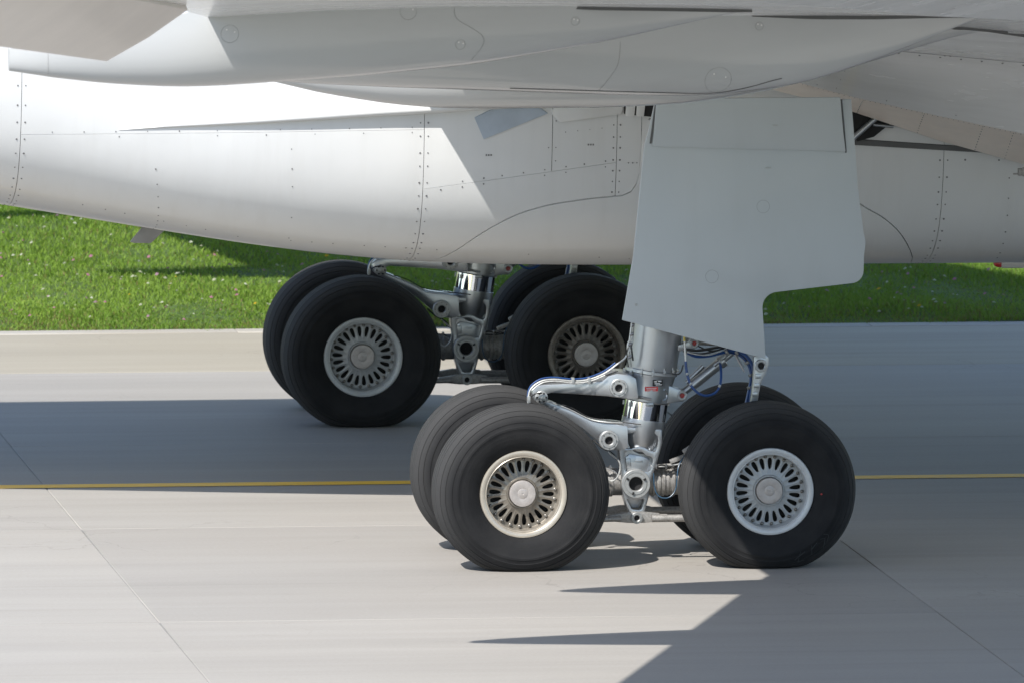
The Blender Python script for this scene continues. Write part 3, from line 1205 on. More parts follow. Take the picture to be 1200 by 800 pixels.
f1b = [(-6.124, 4.915), (-5.82, 4.867), (-5.46, 4.823), (-4.99, 4.796), (-4.69, 4.80), (-4.27, 4.826), (-3.56, 4.875), (-2.87, 4.941), (-2.0, 5.084), (-.98, 5.30)]
f1t = [(-6.15, 5.065), (-5.6, 5.2), (-5.0, 5.30), (-4.6, 5.45), (-.9, 5.6)]
f2b = [(-4.83, 4.66), (-4.4, 4.58), (-3.66, 4.51), (-3.0, 4.476), (-2.1, 4.439), (-1.22, 4.401), (-.66, 4.397), (-.35, 4.426), (.06, 4.486), (.66, 4.681), (1.38, 4.965)]
f2t = [(-4.83, 4.72), (-4.65, 4.80), (-4.2, 4.90), (-3.4, 5.0), (1.4, 5.2)]
f3b = [(-3.465, 4.245), (-3.08, 4.152), (-2.59, 4.071), (-2.17, 4.035), (-1.65, 4.032), (-1.0, 4.033), (-.35, 4.055), (.305, 4.154), (.70, 4.255), (1.22, 4.407), (1.68, 4.54), (2.07, 4.615)]
f3t = [(-3.465, 4.275), (-3.3, 4.36), (-2.9, 4.46), (-2.2, 4.56), (2.1, 4.75)]
near_f = []
for side in (-1, 1):
    for L, bt, tp, w in ((17.64, f1b, f1t, .66), (13.84, f2b, f2t, .80), (10.44, f3b, f3t, .80)):
        o = fairing(side, L, bt, tp, w, .10)
        if side < 0:
            near_f.append(o)


def fair_y(o, x, z, out=0.0):
    """near-side surface of a fairing at (x, z)"""
    yc, S = FSURF[o.name]
    w, zb_, zt_ = (float(np.interp(x, S[:, 0], S[:, k])) for k in (1, 2, 3))
    q = min(1.0, max(0.0, (zt_ - z) / (zt_ - zb_)))
    sn = q ** (2.7 / 2)
    cs = math.sqrt(max(0, 1 - sn * sn))
    return yc - w / 2 * cs ** (2 / 2.7) - out


def fair_line(o, pts, r=.0019, name='seam', mat='filler', sub=6):
    P = smooth_path([(x, 0, z) for x, z in pts], sub)
    bb = MB()
    tube(bb, [(p.x, fair_y(o, p.x, p.z), p.z) for p in P], r, 4, 0, 1)
    return bb.build(name, mat, o)


def fair_ring(o, x, z, r):
    fair_line(o, [(x + r * math.cos(a), z + r * math.sin(a)) for a in np.linspace(0, 2 * PI, 25)], .0013, 'access_cover', 'filler', 1)
    bb = MB()
    for a in (.4, 2.2):
        px, pz = x + .6 * r * math.cos(a), z + .6 * r * math.sin(a)
        disc(bb, (px, fair_y(o, px, pz), pz), (0, -1, -.2), .007, .002)
    bb.build('cover_latch', 'print', o)['kind'] = 'stuff'


fair_line(near_f[0], [(-5.863, 5.075), (-5.86, 4.98), (-5.857, 4.892)])
fair_line(near_f[0], [(-3.048, 5.366), (-3.03, 5.282), (-2.862, 5.174), (-2.838, 5.097), (-2.909, 4.985)])
fair_line(near_f[1], [(-1.357, 4.825), (-1.369, 4.657), (-1.44, 4.53), (-1.493, 4.45)])
fair_line(near_f[1], [(-2.138, 4.475), (-1.261, 4.443), (-0.697, 4.426), (-0.446, 4.456), (-0.226, 4.516), (-0.145, 4.535)], .004, 'seam', 'seal')
fair_ring(near_f[0], -4.616, 5.186, .062)
fair_ring(near_f[0], -3.371, 5.335, .058)
fair_ring(near_f[0], -2.999, 5.098, .035)
fair_ring(near_f[0], -2.192, 5.255, .03)
fair_ring(near_f[1], -.622, 4.53, .098)
fair_ring(near_f[1], -.335, 4.93, .03)

# ------------------------------------------------------------------ wheel-well bits
b = MB()
cyl(b, (2.10, 2.38, 3.09), (2.40, 2.38, 3.35), .024, 12)
cyl(b, (2.33, 2.40, 3.25), (2.50, 2.42, 3.23), .014, 12)
b.build('side_stay', 'gear', plane)
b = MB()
pv = [(2.0, 3.60), (2.36, 3.38), (2.47, 3.27), (2.34, 3.165), (2.2, 3.128)]  # black plate on the flank paints the shade of the well opening
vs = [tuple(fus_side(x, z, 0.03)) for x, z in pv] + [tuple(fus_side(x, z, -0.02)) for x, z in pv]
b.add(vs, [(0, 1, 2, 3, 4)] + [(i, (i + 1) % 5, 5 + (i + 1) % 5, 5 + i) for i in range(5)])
b.build('wheel_well_shade', 'dark', fuselage)

# ------------------------------------------------------------------ wheels
RT = 0.70
ZW = 0.615


def tyre_mesh():
    prof = [(.335, -.165), (.345, -.185), (.36, -.200), (.40, -.228), (.45, -.250), (.50, -.262), (.525, -.2635), (.53, -.2665), (.545, -.2655), (.55, -.2615),
            (.575, -.2555), (.580, -.2575), (.600, -.2485), (.618, -.2385), (.621, -.2310), (.628, -.2270), (.631, -.2300), (.645, -.2170), (.655, -.2075), (.656, -.2000), (.664, -.1900), (.667, -.1925), (.684, -.162)]
    tread = []
    for c in (-.125, -.045, .045, .125):
        tread += [(RT - .0012 - .10 * (abs(c) + .008) ** 2 * 2, c - .010), (RT - .017, c - .0075), (RT - .017, c + .0075), (RT - .0012 - .10 * (abs(c) - .008) ** 2 * 2, c + .010)]
    prof = prof + [(.6915, -.145)] + tread + [(.6915, .145)] + [(r, -y) for r, y in reversed(prof)]
    b = MB()
    seg = 120
    n = len(prof)
    vs = []
    for k in range(seg):
        a = 2 * PI * k / seg
        for r, y in prof:
            x, z = r * math.cos(a), r * math.sin(a)
            if z < 0:
                z *= 1 - .045 * min(1, -z / .5)
            if z < -0.45:
                lim = -ZW + .002
                q = max(0, min(1, (-z - .45) / .25))
                z = lim + .011 * math.log1p(math.exp(min(40, (z - lim) / .011)))
                y = y * (1 + .06 * q * math.exp(-(x / .33) ** 2))
            vs.append((x, y, z))
    fs = []
    for k in range(seg):
        k2 = (k + 1) % seg
        for i in range(n - 1):
            fs.append((k * n + i, k * n + i + 1, k2 * n + i + 1, k2 * n + i))
    b.add(vs, fs)
    return b.mesh('tyre', ['rubber'], 30)


NSL = 22


def wheel_mesh(mat):
    b = MB()
    # outer flange, lip and inner wall (outboard side = -Y), and the inboard barrel
    prof = [(.338, -.150), (.349, -.178), (.349, -.196), (.344, -.204), (.331, -.207), (.318, -.203), (.308, -.200), (.304, -.196), (.300, -.199), (.299, -.199),
            (.295, -.195), (.292, -.186), (.290, -.140), (.288, -.105), (.286, -.088), (.284, -.082), (.282, -.081)]
    lathe(b, (0, 0, 0), (0, 1, 0), prof, 88, 0, False)
    lathe(b, (0, 0, 0), (0, 1, 0), [(.282, -.070), (.292, -.05), (.30, .05), (.30, .17), (.345, .19), (.345, .205), (.33, .207), (.30, .19)], 66, 0, False)
    # pierced disc
    dth = 2 * PI / NSL
    n = 24
    vs, fs = [], []
    r_in, r_out = .1265, .282
    for s in range(NSL):
        base = len(vs)
        th0 = s * dth
        for layer, yb in ((0, 0.0), (1, .004), (2, .035)):
            for k in range(n):
                a = 2 * PI * k / n
                ca, sa = math.cos(a), math.sin(a)
                if layer == 0:
                    m = max(abs(ca), abs(sa))
                    r = (r_in + r_out) / 2 + (r_out - r_in) / 2 * ca / m
                    t = th0 + dth / 2 * sa / m
                    yy = -.081 - .020 * (1 - (r - r_in) / (r_out - r_in))
                else:
                    sc = 1.0 if layer == 2 else 1.0
                    r = .2140 + .0460 * math.copysign(abs(ca) ** .8, ca) * sc
                    wd = .0120 + .0100 * (r - .168) / .092
                    t = th0 + (wd * math.copysign(abs(sa) ** .8, sa)) / r * sc
                    yy = -.081 - .020 * (1 - (r - r_in) / (r_out - r_in)) + yb
                vs.append((r * math.cos(t), yy, r * math.sin(t)))
        for l in (0, 1):
            for k in range(n):
                k2 = (k + 1) % n
                fs.append((base + l * n + k, base + l * n + k2, base + (l + 1) * n + k2, base + (l + 1) * n + k))
    b.add(vs, fs)
    lathe(b, (0, 0, 0), (0, 1, 0), [(.1265, -.101), (.1255, -.114), (.120, -.120), (.112, -.120), (.108, -.112)], 48, 0, False)
    me = b.mesh('wheel', [mat], 32)
    return me


def bolt_mesh():
    b = MB()
    for k in range(NSL):
        a = 2 * PI * (k + .5) / NSL
        p = (.2690 * math.cos(a), -.080, .2690 * math.sin(a))
        lathe(b, p, (0, -1, 0), [(.0145, 0), (.0145, .006), (.0115, .008), (.0115, .016), (.0085, .020), (.006, .021), (.006, .027), (.001, .028)], 8, 0, False)
    return b.mesh('wheel_bolt', ['bolt'], 30)


def cap_mesh():
    b = MB()
    lathe(b, (0, 0, 0), (0, -1, 0), [(.1055, .08), (.1055, .146), (.102, .151), (.096, .152), (.045, .1525), (.042, .1515), (.040, .1525), (.008, .1525), (.006, .1505), (.001, .1505)], 48, 0, False)
    return b.mesh('hub_cap', ['cap'], 30)


def brake_mesh():
    b = MB()
    lathe(b, (0, 0, 0), (0, 1, 0), [(.02, .0), (.255, .0), (.27, .02), (.262, .16), (.20, .22), (.13, .24)], 40, 0, True)
    return b.mesh('brake_pack', ['brake'], 30)


TYRE, BOLT, CAP, BRAKE = tyre_mesh(), bolt_mesh(), cap_mesh(), brake_mesh()
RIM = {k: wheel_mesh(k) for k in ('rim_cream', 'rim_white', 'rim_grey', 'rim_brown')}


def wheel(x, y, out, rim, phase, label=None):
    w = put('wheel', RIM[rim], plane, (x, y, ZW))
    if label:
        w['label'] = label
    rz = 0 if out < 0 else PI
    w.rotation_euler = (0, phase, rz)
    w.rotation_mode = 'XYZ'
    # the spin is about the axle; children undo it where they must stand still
    for nm, me in (('tyre', TYRE), ('wheel_bolt', BOLT), ('hub_cap', CAP), ('brake_pack', BRAKE)):
        c = bpy.data.objects.new(nm, me)
        COL.objects.link(c)
        c.parent = w
        if nm == 'tyre':
            c.rotation_euler = (0, -phase, 0)
        if nm == 'wheel_bolt':
            c['kind'] = 'stuff'
    return w


WB = 0.99
TW = 0.70
for gy in (0.0, 10.68):
    near = gy == 0
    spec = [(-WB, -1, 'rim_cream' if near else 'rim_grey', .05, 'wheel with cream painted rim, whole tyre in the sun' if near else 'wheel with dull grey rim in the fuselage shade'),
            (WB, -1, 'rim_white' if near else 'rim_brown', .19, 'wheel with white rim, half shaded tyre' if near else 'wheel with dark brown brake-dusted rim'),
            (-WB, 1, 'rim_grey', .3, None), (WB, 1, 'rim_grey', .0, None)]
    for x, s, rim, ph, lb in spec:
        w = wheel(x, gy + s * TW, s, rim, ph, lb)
        if near and s < 0 and x > 0:
            whites = w

# chalk scrawl and red dot on the sidewall of the near front tyre
b = MB()


def side_pt(r, ang):
    yb = float(np.interp(r, [.40, .45, .50, .545, .585, .62, .65], [-.228, -.250, -.262, -.2655, -.252, -.236, -.212]))
    return Vector((WB + r * math.cos(ang), -TW + yb - .001, ZW + r * math.sin(ang)))


def stroke(pts, w=.005):
    tube(b, [side_pt(r, a) for r, a in pts], w * .45, 4, 0, 3)


D = math.radians
stroke([(.60, D(-58)), (.52, D(-52))]); stroke([(.575, D(-60)), (.545, D(-49.5))]); stroke([(.60, D(-58)), (.605, D(-53))])
stroke([(.60, D(-46)), (.535, D(-42))]); stroke([(.56, D(-44)), (.545, D(-37))])
stroke([(.615, D(-36)), (.57, D(-30)), (.545, D(-33))]); stroke([(.60, D(-31)), (.575, D(-26)), (.535, D(-28))])
b.build('chalk_mark', 'chalk', whites)['kind'] = 'stuff'
b = MB()
disc(b, side_pt(.405, D(8)), (0, -1, 0), .008, .003, 8)
b.build('balance_mark', 'chalkred', whites)


# ------------------------------------------------------------------ main gear legs
def ax(z):
    return .022 + .145 * (z - .577)


AXD = Vector((.145, 0, 1)).normalized()


def bush(b, x, z, y, R, r, depth=.05, seg=28, mats=(0, 1), floor=.022):
    """ringed pivot pin end facing the viewer side (-Y)"""
    prof = [(R, depth), (R, .004), (R - .004, 0), (R * .80, 0), (R * .78, .004), (R * .74, .004), (R * .72, -.004), (r + .006, -.004), (r, .002), (r, depth)]
    lathe(b, (x, y, z), (0, 1, 0), prof, seg, mats[0], False)
    lathe(b, (x, y, z), (0, 1, 0), [(r, floor), (.001, floor)], seg, mats[1], False)  # floor disc; the black ones paint the shade inside the hole


def plate_with_pockets(b, outline, holes, y0, y1, mat=0):
    bm = bmesh.new()
    es = []
    for lp in [outline] + holes:
        vv = [bm.verts.new((x, y0, z)) for x, z in lp]
        es += [bm.edges.new((vv[i], vv[(i + 1) % len(vv)])) for i in range(len(vv))]
    bmesh.ops.triangle_fill(bm, edges=es, use_beauty=True, use_dissolve=False)
    rim = [e for e in bm.edges if len(e.link_faces) == 1]
    ret = bmesh.ops.extrude_edge_only(bm, edges=rim)
    mv = [v for v in ret['geom'] if isinstance(v, bmesh.types.BMVert)]
    for v in mv:
        v.co.y = y1
    bmesh.ops.recalc_face_normals(bm, faces=bm.faces)
    bmesh.ops.bevel(bm, geom=[e for e in rim if e.is_valid], offset=.007, segments=2, profile=.6, affect='EDGES', clamp_overlap=True)
    bm.verts.index_update()
    b.add([tuple(v.co) for v in bm.verts], [[v.index for v in f.verts] for f in bm.faces], mat)
    bm.free()


def build_leg(gy):
    A = lambda z: Vector((ax(z), gy, z))
    # outer cylinder with its ringed foot
    b = MB()
    L0 = 1.27
    prof = [(.176, 0), (.190, .012), (.192, .10), (.188, .16), (.196, .205), (.198, .225), (.212, .232), (.212, .256), (.200, .262), (.203, .30), (.207, 1.0), (.207, 2.6)]
    lathe(b, A(L0 - .02), AXD, prof, 48, 0, True)
    # forward lug (towards the nose) and stay lug
    for s in (-1, 1):
        prism(b, [(.20, 1.40), (.29, 1.385), (.37, 1.355), (.415, 1.34), (.432, 1.31), (.425, 1.28), (.395, 1.258), (.33, 1.252), (.22, 1.235)], gy + s * .10 - .022, gy + s * .10 + .022, 0, .008, 2)
        prism(b, [(.33, 1.70), (.42, 1.725), (.46, 1.765), (.50, 1.765), (.52, 1.74), (.515, 1.69), (.47, 1.67), (.36, 1.66)], gy + s * .09 - .02, gy + s * .09 + .02, 0, .006, 2)
    leg = b.build('landing_gear_leg', 'gear', plane)

    # bolts on the joint ring
    b = MB()
    for k in range(14):
        a = 2 * PI * (k + .35) / 14
        o = A(1.502) + Vector((math.cos(a), math.sin(a), 0)) * .206
        box(b, o + Vector((math.cos(a), math.sin(a), 0)) * .008, (.022, .022, .026), 0, .004, Matrix.Rotation(a, 3, 'Z'))
        cyl(b, o - AXD * .035, o + AXD * .03, .006, 6)
    for k in range(6):
        a = 2 * PI * (k + .62) / 6
        o = A(1.245) + Vector((math.cos(a), math.sin(a), 0)) * .185
        cyl(b, o - AXD * .022, o + AXD * .012, .011, 6)
    c = b.build('joint_bolt', 'steel', leg)
    c['kind'] = 'stuff'

    # recessed pockets (thin raised rims) on the collar
    b = MB()

    def cp(x, z, out=.004):
        """point on the collar's near face"""
        dx = x - ax(z)
        r = .192 + out
        return Vector((x, gy - math.sqrt(max(1e-4, r * r - dx * dx)), z))

    ring = [(-.02, 1.43), (.05, 1.425), (.09, 1.415), (.10, 1.40)]
    tube(b, [cp(x, z) for x, z in [(-.01, 1.435), (-.045, 1.42), (-.05, 1.37), (-.04, 1.325), (.0, 1.305), (.06, 1.30), (.13, 1.285)]], .011, 8, 0, 4)
    tube(b, [cp(x, z) for x, z in [(.24, 1.36), (.262, 1.345), (.265, 1.31), (.25, 1.285), (.225, 1.275)]], .010, 8, 0, 4)
    box(b, cp(.115, 1.245, .002), (.06, .02, .028), 0, .006)
    b.build('collar_rib', 'gear', leg)

    # chromed piston
    b = MB()
    lathe(b, A(1.02), AXD, [(.172, 0), (.172, .26)], 64, 0, True)
    b.build('piston', 'chrome', leg)

    # torque links: two scissor halves, each wide at its root and narrow at the apex
    wid = lambda x: .06 + (x + .81) * .235
    up_poly = [(-.765, 1.392), (-.721, 1.402), (-.588, 1.410), (-.40, 1.424), (-.265, 1.436), (-.217, 1.477), (-.152, 1.497), (-.05, 1.49), (.0, 1.46), (.02, 1.30), (-.051, 1.294), (-.219, 1.316), (-.40, 1.326), (-.553, 1.333), (-.66, 1.337),
               (-.70, 1.325), (-.715, 1.27), (-.755, 1.255), (-.795, 1.275), (-.81, 1.33), (-.80, 1.37)]
    b = MB()
    prism(b, up_poly, lambda x, z: gy - wid(x), lambda x, z: gy + wid(x), 0, .010, 2)
    bush(b, -.139, 1.384, gy - .252, .072, .030, .05, 28, (1, 2))
    lathe(b, (-.74, gy - .085, 1.30), (0, 1, 0), [(.052, .03), (.052, 0), (.044, -.006), (.03, -.006), (.028, -.022), (.012, -.026), (.012, -.04), (.001, -.04)], 16, 1, False)
    for k in range(6):
        a = 2 * PI * k / 6
        lathe(b, (-.74 + .036 * math.cos(a), gy - .091, 1.30 + .036 * math.sin(a)), (0, -1, 0), [(.008, 0), (.008, .01), (.001, .01)], 6, 2, False)
    b.build('torque_link', ['gear', 'steel', 'dark'], leg)
    lo_poly = [(-.715, 1.285), (-.64, 1.258), (-.498, 1.19), (-.341, 1.112), (-.25, 1.098), (-.15, 1.09), (-.06, 1.075), (-.055, .90), (-.12, .878), (-.17, .884), (-.23, .905), (-.27, .93), (-.311, .965), (-.38, 1.025),
               (-.442, 1.072), (-.553, 1.145), (-.70, 1.225), (-.755, 1.25), (-.775, 1.28), (-.76, 1.315), (-.73, 1.315)]
    b = MB()
    prism(b, lo_poly, lambda x, z: gy - wid(x) + .03, lambda x, z: gy + wid(x) - .03, 0, .010, 2)
    bush(b, -.216, .964, gy - .248, .078, .032, .05, 28, (1, 2))
    b.build('torque_link', ['gear', 'steel', 'dark'], leg)

    # fork: tapering forging from the piston down to the bogie pivot, with raised rims round two pockets
    b = MB()
    fork = [(-.112, 1.05), (.212, 1.03), (.214, .93), (.195, .86), (.155, .718), (.116, .598), (.105, .50), (.068, .40), (-.04, .395), (-.070, .49), (-.094, .59), (-.092, .72), (-.104, .80), (-.114, .9)]
    hd = lambda x, z: float(np.interp(z, [.39, .55, .8, 1.06], [.075, .10, .10, .10]))
    prism(b, fork, lambda x, z: gy - hd(x, z), lambda x, z: gy + hd(x, z), 0, .010, 2)
    lathe(b, A(1.10), -AXD, [(.15, -.02), (.176, -.012), (.178, .03), (.172, .10), (.160, .17), (.135, .23), (.10, .265), (.01, .28)], 40, 0, False)
    b.build('axle_fork', 'gear', leg)
    b = MB()
    plate_with_pockets(b, [(-.122, 1.06), (.05, 1.052), (.222, 1.035), (.226, .93), (.209, .86), (.166, .718), (.128, .60), (.120, .50), (.085, .372), (.02, .362), (-.035, .368), (-.080, .49), (-.104, .59), (-.102, .72), (-.115, .80), (-.124, .9)],
                       [[(-.084, .965), (-.078, .99), (-.058, 1.008), (-.004, 1.018), (.095, 1.019), (.165, 1.008), (.188, .985), (.194, .95), (.184, .885), (.176, .868), (.160, .861), (.122, .872), (.082, .896), (.029, .903), (-.025, .889), (-.055, .886), (-.078, .893)],
                        [(-.080, .840), (-.074, .860), (-.057, .870), (-.011, .875), (.040, .874), (.070, .858), (.095, .833), (.135, .822), (.149, .808), (.151, .784), (.136, .72), (.125, .704), (.10, .702), (.016, .712), (-.051, .704), (-.068, .708), (-.078, .728)],
                        [(-.058, .482), (.012, .476), (.080, .484), (.084, .470), (.060, .400), (.045, .393), (-.005, .397), (-.020, .408)]], gy - .156, gy - .09)
    b.build('fork_frame', 'gear', leg, angle=25)
    b = MB()
    prism(b, [(-.068, .815), (-.03, .845), (.06, .825), (.135, .80), (.115, .70), (.085, .66), (-.055, .70)], gy - .118, gy - .09, 0, .008, 2)
    prism(b, [(-.066, .80), (-.025, .81), (-.02, .74), (-.058, .73)], gy - .128, gy - .10, 0, .006, 2)
    prism(b, [(.01, .795), (.075, .79), (.07, .775), (.01, .78)], gy - .124, gy - .10, 0, .004, 2)
    b.build('pocket_boss', 'gear', leg)['kind'] = 'stuff'
    b = MB()
    bush(b, .008, .611, gy - .215, .116, .056, .16, 40, (0, 1), .045)
    for k in (.5, 2.6, 4.4):
        box(b, (.008 + .078 * math.cos(k), gy - .222, .611 + .078 * math.sin(k)), (.022, .016, .016), 1, .003, Matrix.Rotation(-k, 3, 'Y'))
    b.build('pivot_pin', ['steel', 'dark'], leg)
    b = MB()
    bush(b, .012, .340, gy - .245, .047, .022, .10, 24, (0, 1))
    b.build('pivot_pin', ['steel', 'dark'], leg)
    b = MB()
    bush(b, .389, 1.308, gy - .135, .040, .020, .03, 20, (2, 3), .009)
    b.build('lug_pin', ['steel', 'dark', 'gear', 'red'], leg)
    b = MB()
    bush(b, .487, 1.722, gy - .122, .034, .018, .03, 20, (2, 3), .008)
    b.build('lug_pin', ['steel', 'dark', 'gear', 'red'], leg)

    # bogie beam, axles, brake rods
    b = MB()
    cyl(b, (-WB - .1, gy, ZW - .005), (WB + .1, gy, ZW - .005), .112, 32, 0, None, .02)
    for x0, r in ((-.26, .120), (-.17, .122), (.17, .124), (.215, .120), (.25, .124), (.285, .118), (.33, .126), (-.36, .126), (.42, .126)):
        cyl(b, (x0 - .012, gy, ZW - .005), (x0 + .012, gy, ZW - .005), r, 32, 0, None, .004)
    beam = b.build('bogie_beam', 'geardirty', plane)
    for x in (-WB, WB):
        b = MB()
        cyl(b, (x, gy - TW - .05, ZW), (x, gy + TW + .05, ZW), .085, 24)
        for s in (-1, 1):
            cyl(b, (x, gy + s * (TW - .46), ZW), (x, gy + s * (TW - .22), ZW), .20, 32, 0, .24, .01)
        b.build('axle', 'geardirty', beam)
    for y in (-.26, .30):
        b = MB()
        cyl(b, (-WB, gy + y, .30 if y > 0 else .322), (-.12, gy + y, .338), .022, 14)
        cyl(b, (.13, gy + y, .338), (WB, gy + y, .338), .030, 14)
        prism(b, [(-.24, .355), (-.05, .385), (.07, .385), (.2, .372), (.22, .31), (.07, .298), (-.05, .298), (-.24, .318)], gy + y - .03 + (.07 if y < 0 else 0), gy + y + .03 + (.07 if y < 0 else 0), 0, .008, 2)
        b.build('brake_rod', 'geardirty', beam)
    # brackets and loose lines on the beam
    b = MB()
    box(b, (.36, gy - .12, .80), (.14, .06, .03), 0, .005, Matrix.Rotation(-.35, 3, 'Y'))
    box(b, (.44, gy - .13, .87), (.09, .05, .05), 0, .008, Matrix.Rotation(-.6, 3, 'Y'))
    box(b, (-.28, gy - .12, .735), (.1, .05, .02), 0, .004)
    cyl(b, (.16, gy - .12, .742), (.40, gy - .12, .758), .013, 10)
    cyl(b, (.40, gy - .13, .76), (.47, gy - .13, .90), .010, 8)
    b.build('line_bracket', 'geardirty', beam)['kind'] = 'stuff'

    def hose(pts, r, mat, sub=5):
        bb = MB()
        tube(bb, pts, r, 8, 0, sub)
        return bb.build('hose', mat, leg)

    Y = gy
    # lines along the upper torque link
    hw = [(-.862, 1.20), (-.863, 1.30), (-.842, 1.383), (-.76, 1.443), (-.65, 1.456), (-.506, 1.441), (-.375, 1.453), (-.252, 1.50), (-.156, 1.567), (-.075, 1.635), (-.052, 1.751), (-.032, 1.90)]
    hose([(x, Y - .21, z) for x, z in hw], .0075, 'hose')
    hose([(x - .004, Y - .19, z + .014) for x, z in hw[1:9]], .007, 'blue')
    hose([(x + .004, Y - .23, z - .012) for x, z in hw[2:8]], .006, 'hose')
    hose([(-.05, Y - .2, 1.62), (-.06, Y - .205, 1.72), (-.03, Y - .2, 1.80), (-.02, Y - .19, 1.95)], .012, 'hose')
    hose([(-.02, Y - .2, 1.60), (-.035, Y - .215, 1.70), (-.045, Y - .2, 1.78), (-.01, Y - .19, 1.95)], .007, 'blackhose')
    hose([(-.83, Y - .1, 1.31), (-.79, Y - .12, 1.335), (-.74, Y - .13, 1.34)], .006, 'blackhose')
    # blue loop ahead of the leg
    hose([(.385, Y - .26, 1.86), (.379, Y - .3, 1.81), (.380, Y - .3, 1.76)], .0095, 'yellowfit')
    hose([(.380, Y - .3, 1.77), (.384, Y - .3, 1.70), (.39, Y - .3, 1.60)], .009, 'hose')
    hose([(.390, Y - .3, 1.60), (.400, Y - .3, 1.52), (.415, Y - .3, 1.46), (.443, Y - .3, 1.394), (.505, Y - .3, 1.338), (.574, Y - .3, 1.324), (.643, Y - .3, 1.357), (.677, Y - .28, 1.426), (.688, Y - .22, 1.52), (.69, Y - .15, 1.57)], .0105, 'blue')
    hose([(.43, Y - .12, 1.65), (.499, Y - .12, 1.620), (.602, Y - .12, 1.622), (.74, Y - .12, 1.650), (.823, Y - .12, 1.640), (.892, Y - .14, 1.595), (.935, Y - .16, 1.512), (.935, Y - .17, 1.42), (.915, Y - .18, 1.32), (.89, Y - .18, 1.20)], .013, 'blue')
    hose([(.73, Y - .15, 1.66), (.83, Y - .17, 1.665), (.91, Y - .19, 1.61), (.955, Y - .20, 1.52), (.955, Y - .2, 1.42), (.935, Y - .2, 1.32), (.92, Y - .2, 1.18)], .014, 'blue')
    hose([(.40, Y - .1, 1.68), (.50, Y - .12, 1.665), (.62, Y - .12, 1.68), (.74, Y - .1, 1.70)], .011, 'blackhose')
    hose([(.40, Y - .1, 1.66), (.52, Y - .14, 1.64), (.66, Y - .14, 1.665), (.78, Y - .1, 1.70)], .008, 'blackhose')
    hose([(.30, Y - .18, 1.49), (.34, Y - .2, 1.485), (.37, Y - .2, 1.51), (.385, Y - .2, 1.56)], .006, 'blackhose')
    hose([(.80, Y - .1, 1.66), (.86, Y - .1, 1.56), (.90, Y - .1, 1.49)], .010, 'gear', 2)
    # lower lines
    hose([(.144, Y - .25, .70), (.150, Y - .25, .60), (.170, Y - .26, .535), (.214, Y - .27, .503), (.276, Y - .27, .512), (.324, Y - .26, .58), (.344, Y - .24, .74), (.40, Y - .18, .83)], .005, 'ltblue')
    hose([(-.24, Y - .12, .93), (-.2, Y - .16, .86), (-.12, Y - .18, .78), (-.13, Y - .18, .68), (-.18, Y - .17, .63), (-.23, Y - .15, .66)], .007, 'hose')
    hose([(-.33, Y - .12, .96), (-.26, Y - .14, .90), (-.18, Y - .16, .855), (-.14, Y - .16, .80)], .008, 'blackhose')
    hose([(-.30, Y - .13, .70), (-.24, Y - .14, .735), (-.16, Y - .14, .72)], .007, 'blackhose')
    hose([(.14, Y - .14, .70), (.2, Y - .15, .755), (.3, Y - .15, .745), (.42, Y - .14, .80), (.50, Y - .13, .92), (.56, Y - .2, 1.0)], .008, 'blackhose')

    # finer wiring, pipes and fittings round the leg and along the beam
    for k, (dx, dz) in enumerate(((0, 0), (.014, .006), (-.012, .012))):
        hose([(-.045 + dx, Y - .20, 1.55), (-.06 + dx, Y - .215, 1.64 + dz), (-.038 + dx, Y - .21, 1.74), (-.03 + dx, Y - .20, 1.84), (-.015 + dx, Y - .19, 1.97)], .0045, ('hose', 'steel', 'blackhose')[k])
    hose([(-.80, Y - .05, 1.40), (-.60, Y - .06, 1.425), (-.42, Y - .08, 1.442), (-.27, Y - .12, 1.465), (-.14, Y - .19, 1.515)], .005, 'blackhose')
    hose([(-.70, Y - .08, 1.27), (-.52, Y - .10, 1.205), (-.36, Y - .14, 1.128), (-.22, Y - .18, 1.105), (-.10, Y - .19, 1.10)], .005, 'steel')
    hose([(-.62, Y - .06, 1.25), (-.5, Y - .08, 1.215), (-.36, Y - .1, 1.14), (-.2, Y - .14, 1.115), (.05, Y - .185, 1.085)], .004, 'blackhose')
    hose([(.14, Y - .13, .745), (.22, Y - .15, .742), (.32, Y - .15, .752), (.42, Y - .16, .775), (.50, Y - .2, .80)], .006, 'steel')
    hose([(.16, Y - .11, .728), (.26, Y - .13, .724), (.38, Y - .13, .735), (.52, Y - .18, .745)], .005, 'blackhose')
    hose([(-.40, Y - .13, .742), (-.32, Y - .14, .748), (-.24, Y - .15, .738), (-.15, Y - .16, .70), (-.13, Y - .16, .64)], .005, 'steel')
    hose([(-.42, Y - .12, .728), (-.33, Y - .13, .72), (-.26, Y - .14, .64), (-.27, Y - .14, .55)], .004, 'blackhose')
    hose([(.46, Y - .13, .90), (.50, Y - .15, .96), (.56, Y - .2, 1.04), (.64, Y - .26, 1.10)], .006, 'blackhose')
    hose([(.42, Y - .16, 1.66), (.50, Y - .18, 1.64), (.60, Y - .17, 1.635), (.70, Y - .14, 1.66)], .005, 'hose')
    hose([(.52, Y - .1, 1.70), (.62, Y - .1, 1.66), (.75, Y - .1, 1.675), (.86, Y - .13, 1.645), (.92, Y - .16, 1.57)], .006, 'blackhose')
    hose([(.69, Y - .17, 1.55), (.70, Y - .14, 1.60), (.735, Y - .11, 1.64)], .010, 'steel')
    b = MB()
    for x, z, yy in ((-.05, 1.62, .215), (-.048, 1.72, .215), (-.035, 1.80, .21), (-.03, 1.87, .205)):
        cyl(b, (x - .012, gy - yy, z), (x + .014, gy - yy - .006, z + .012), .010, 8)
        box(b, (x + .004, gy - yy + .004, z + .02), (.03, .02, .014), 0, .003)
    for x in (.18, .26, .36, .45):
        box(b, (x, gy - .145, .742), (.014, .03, .04), 0, .003)
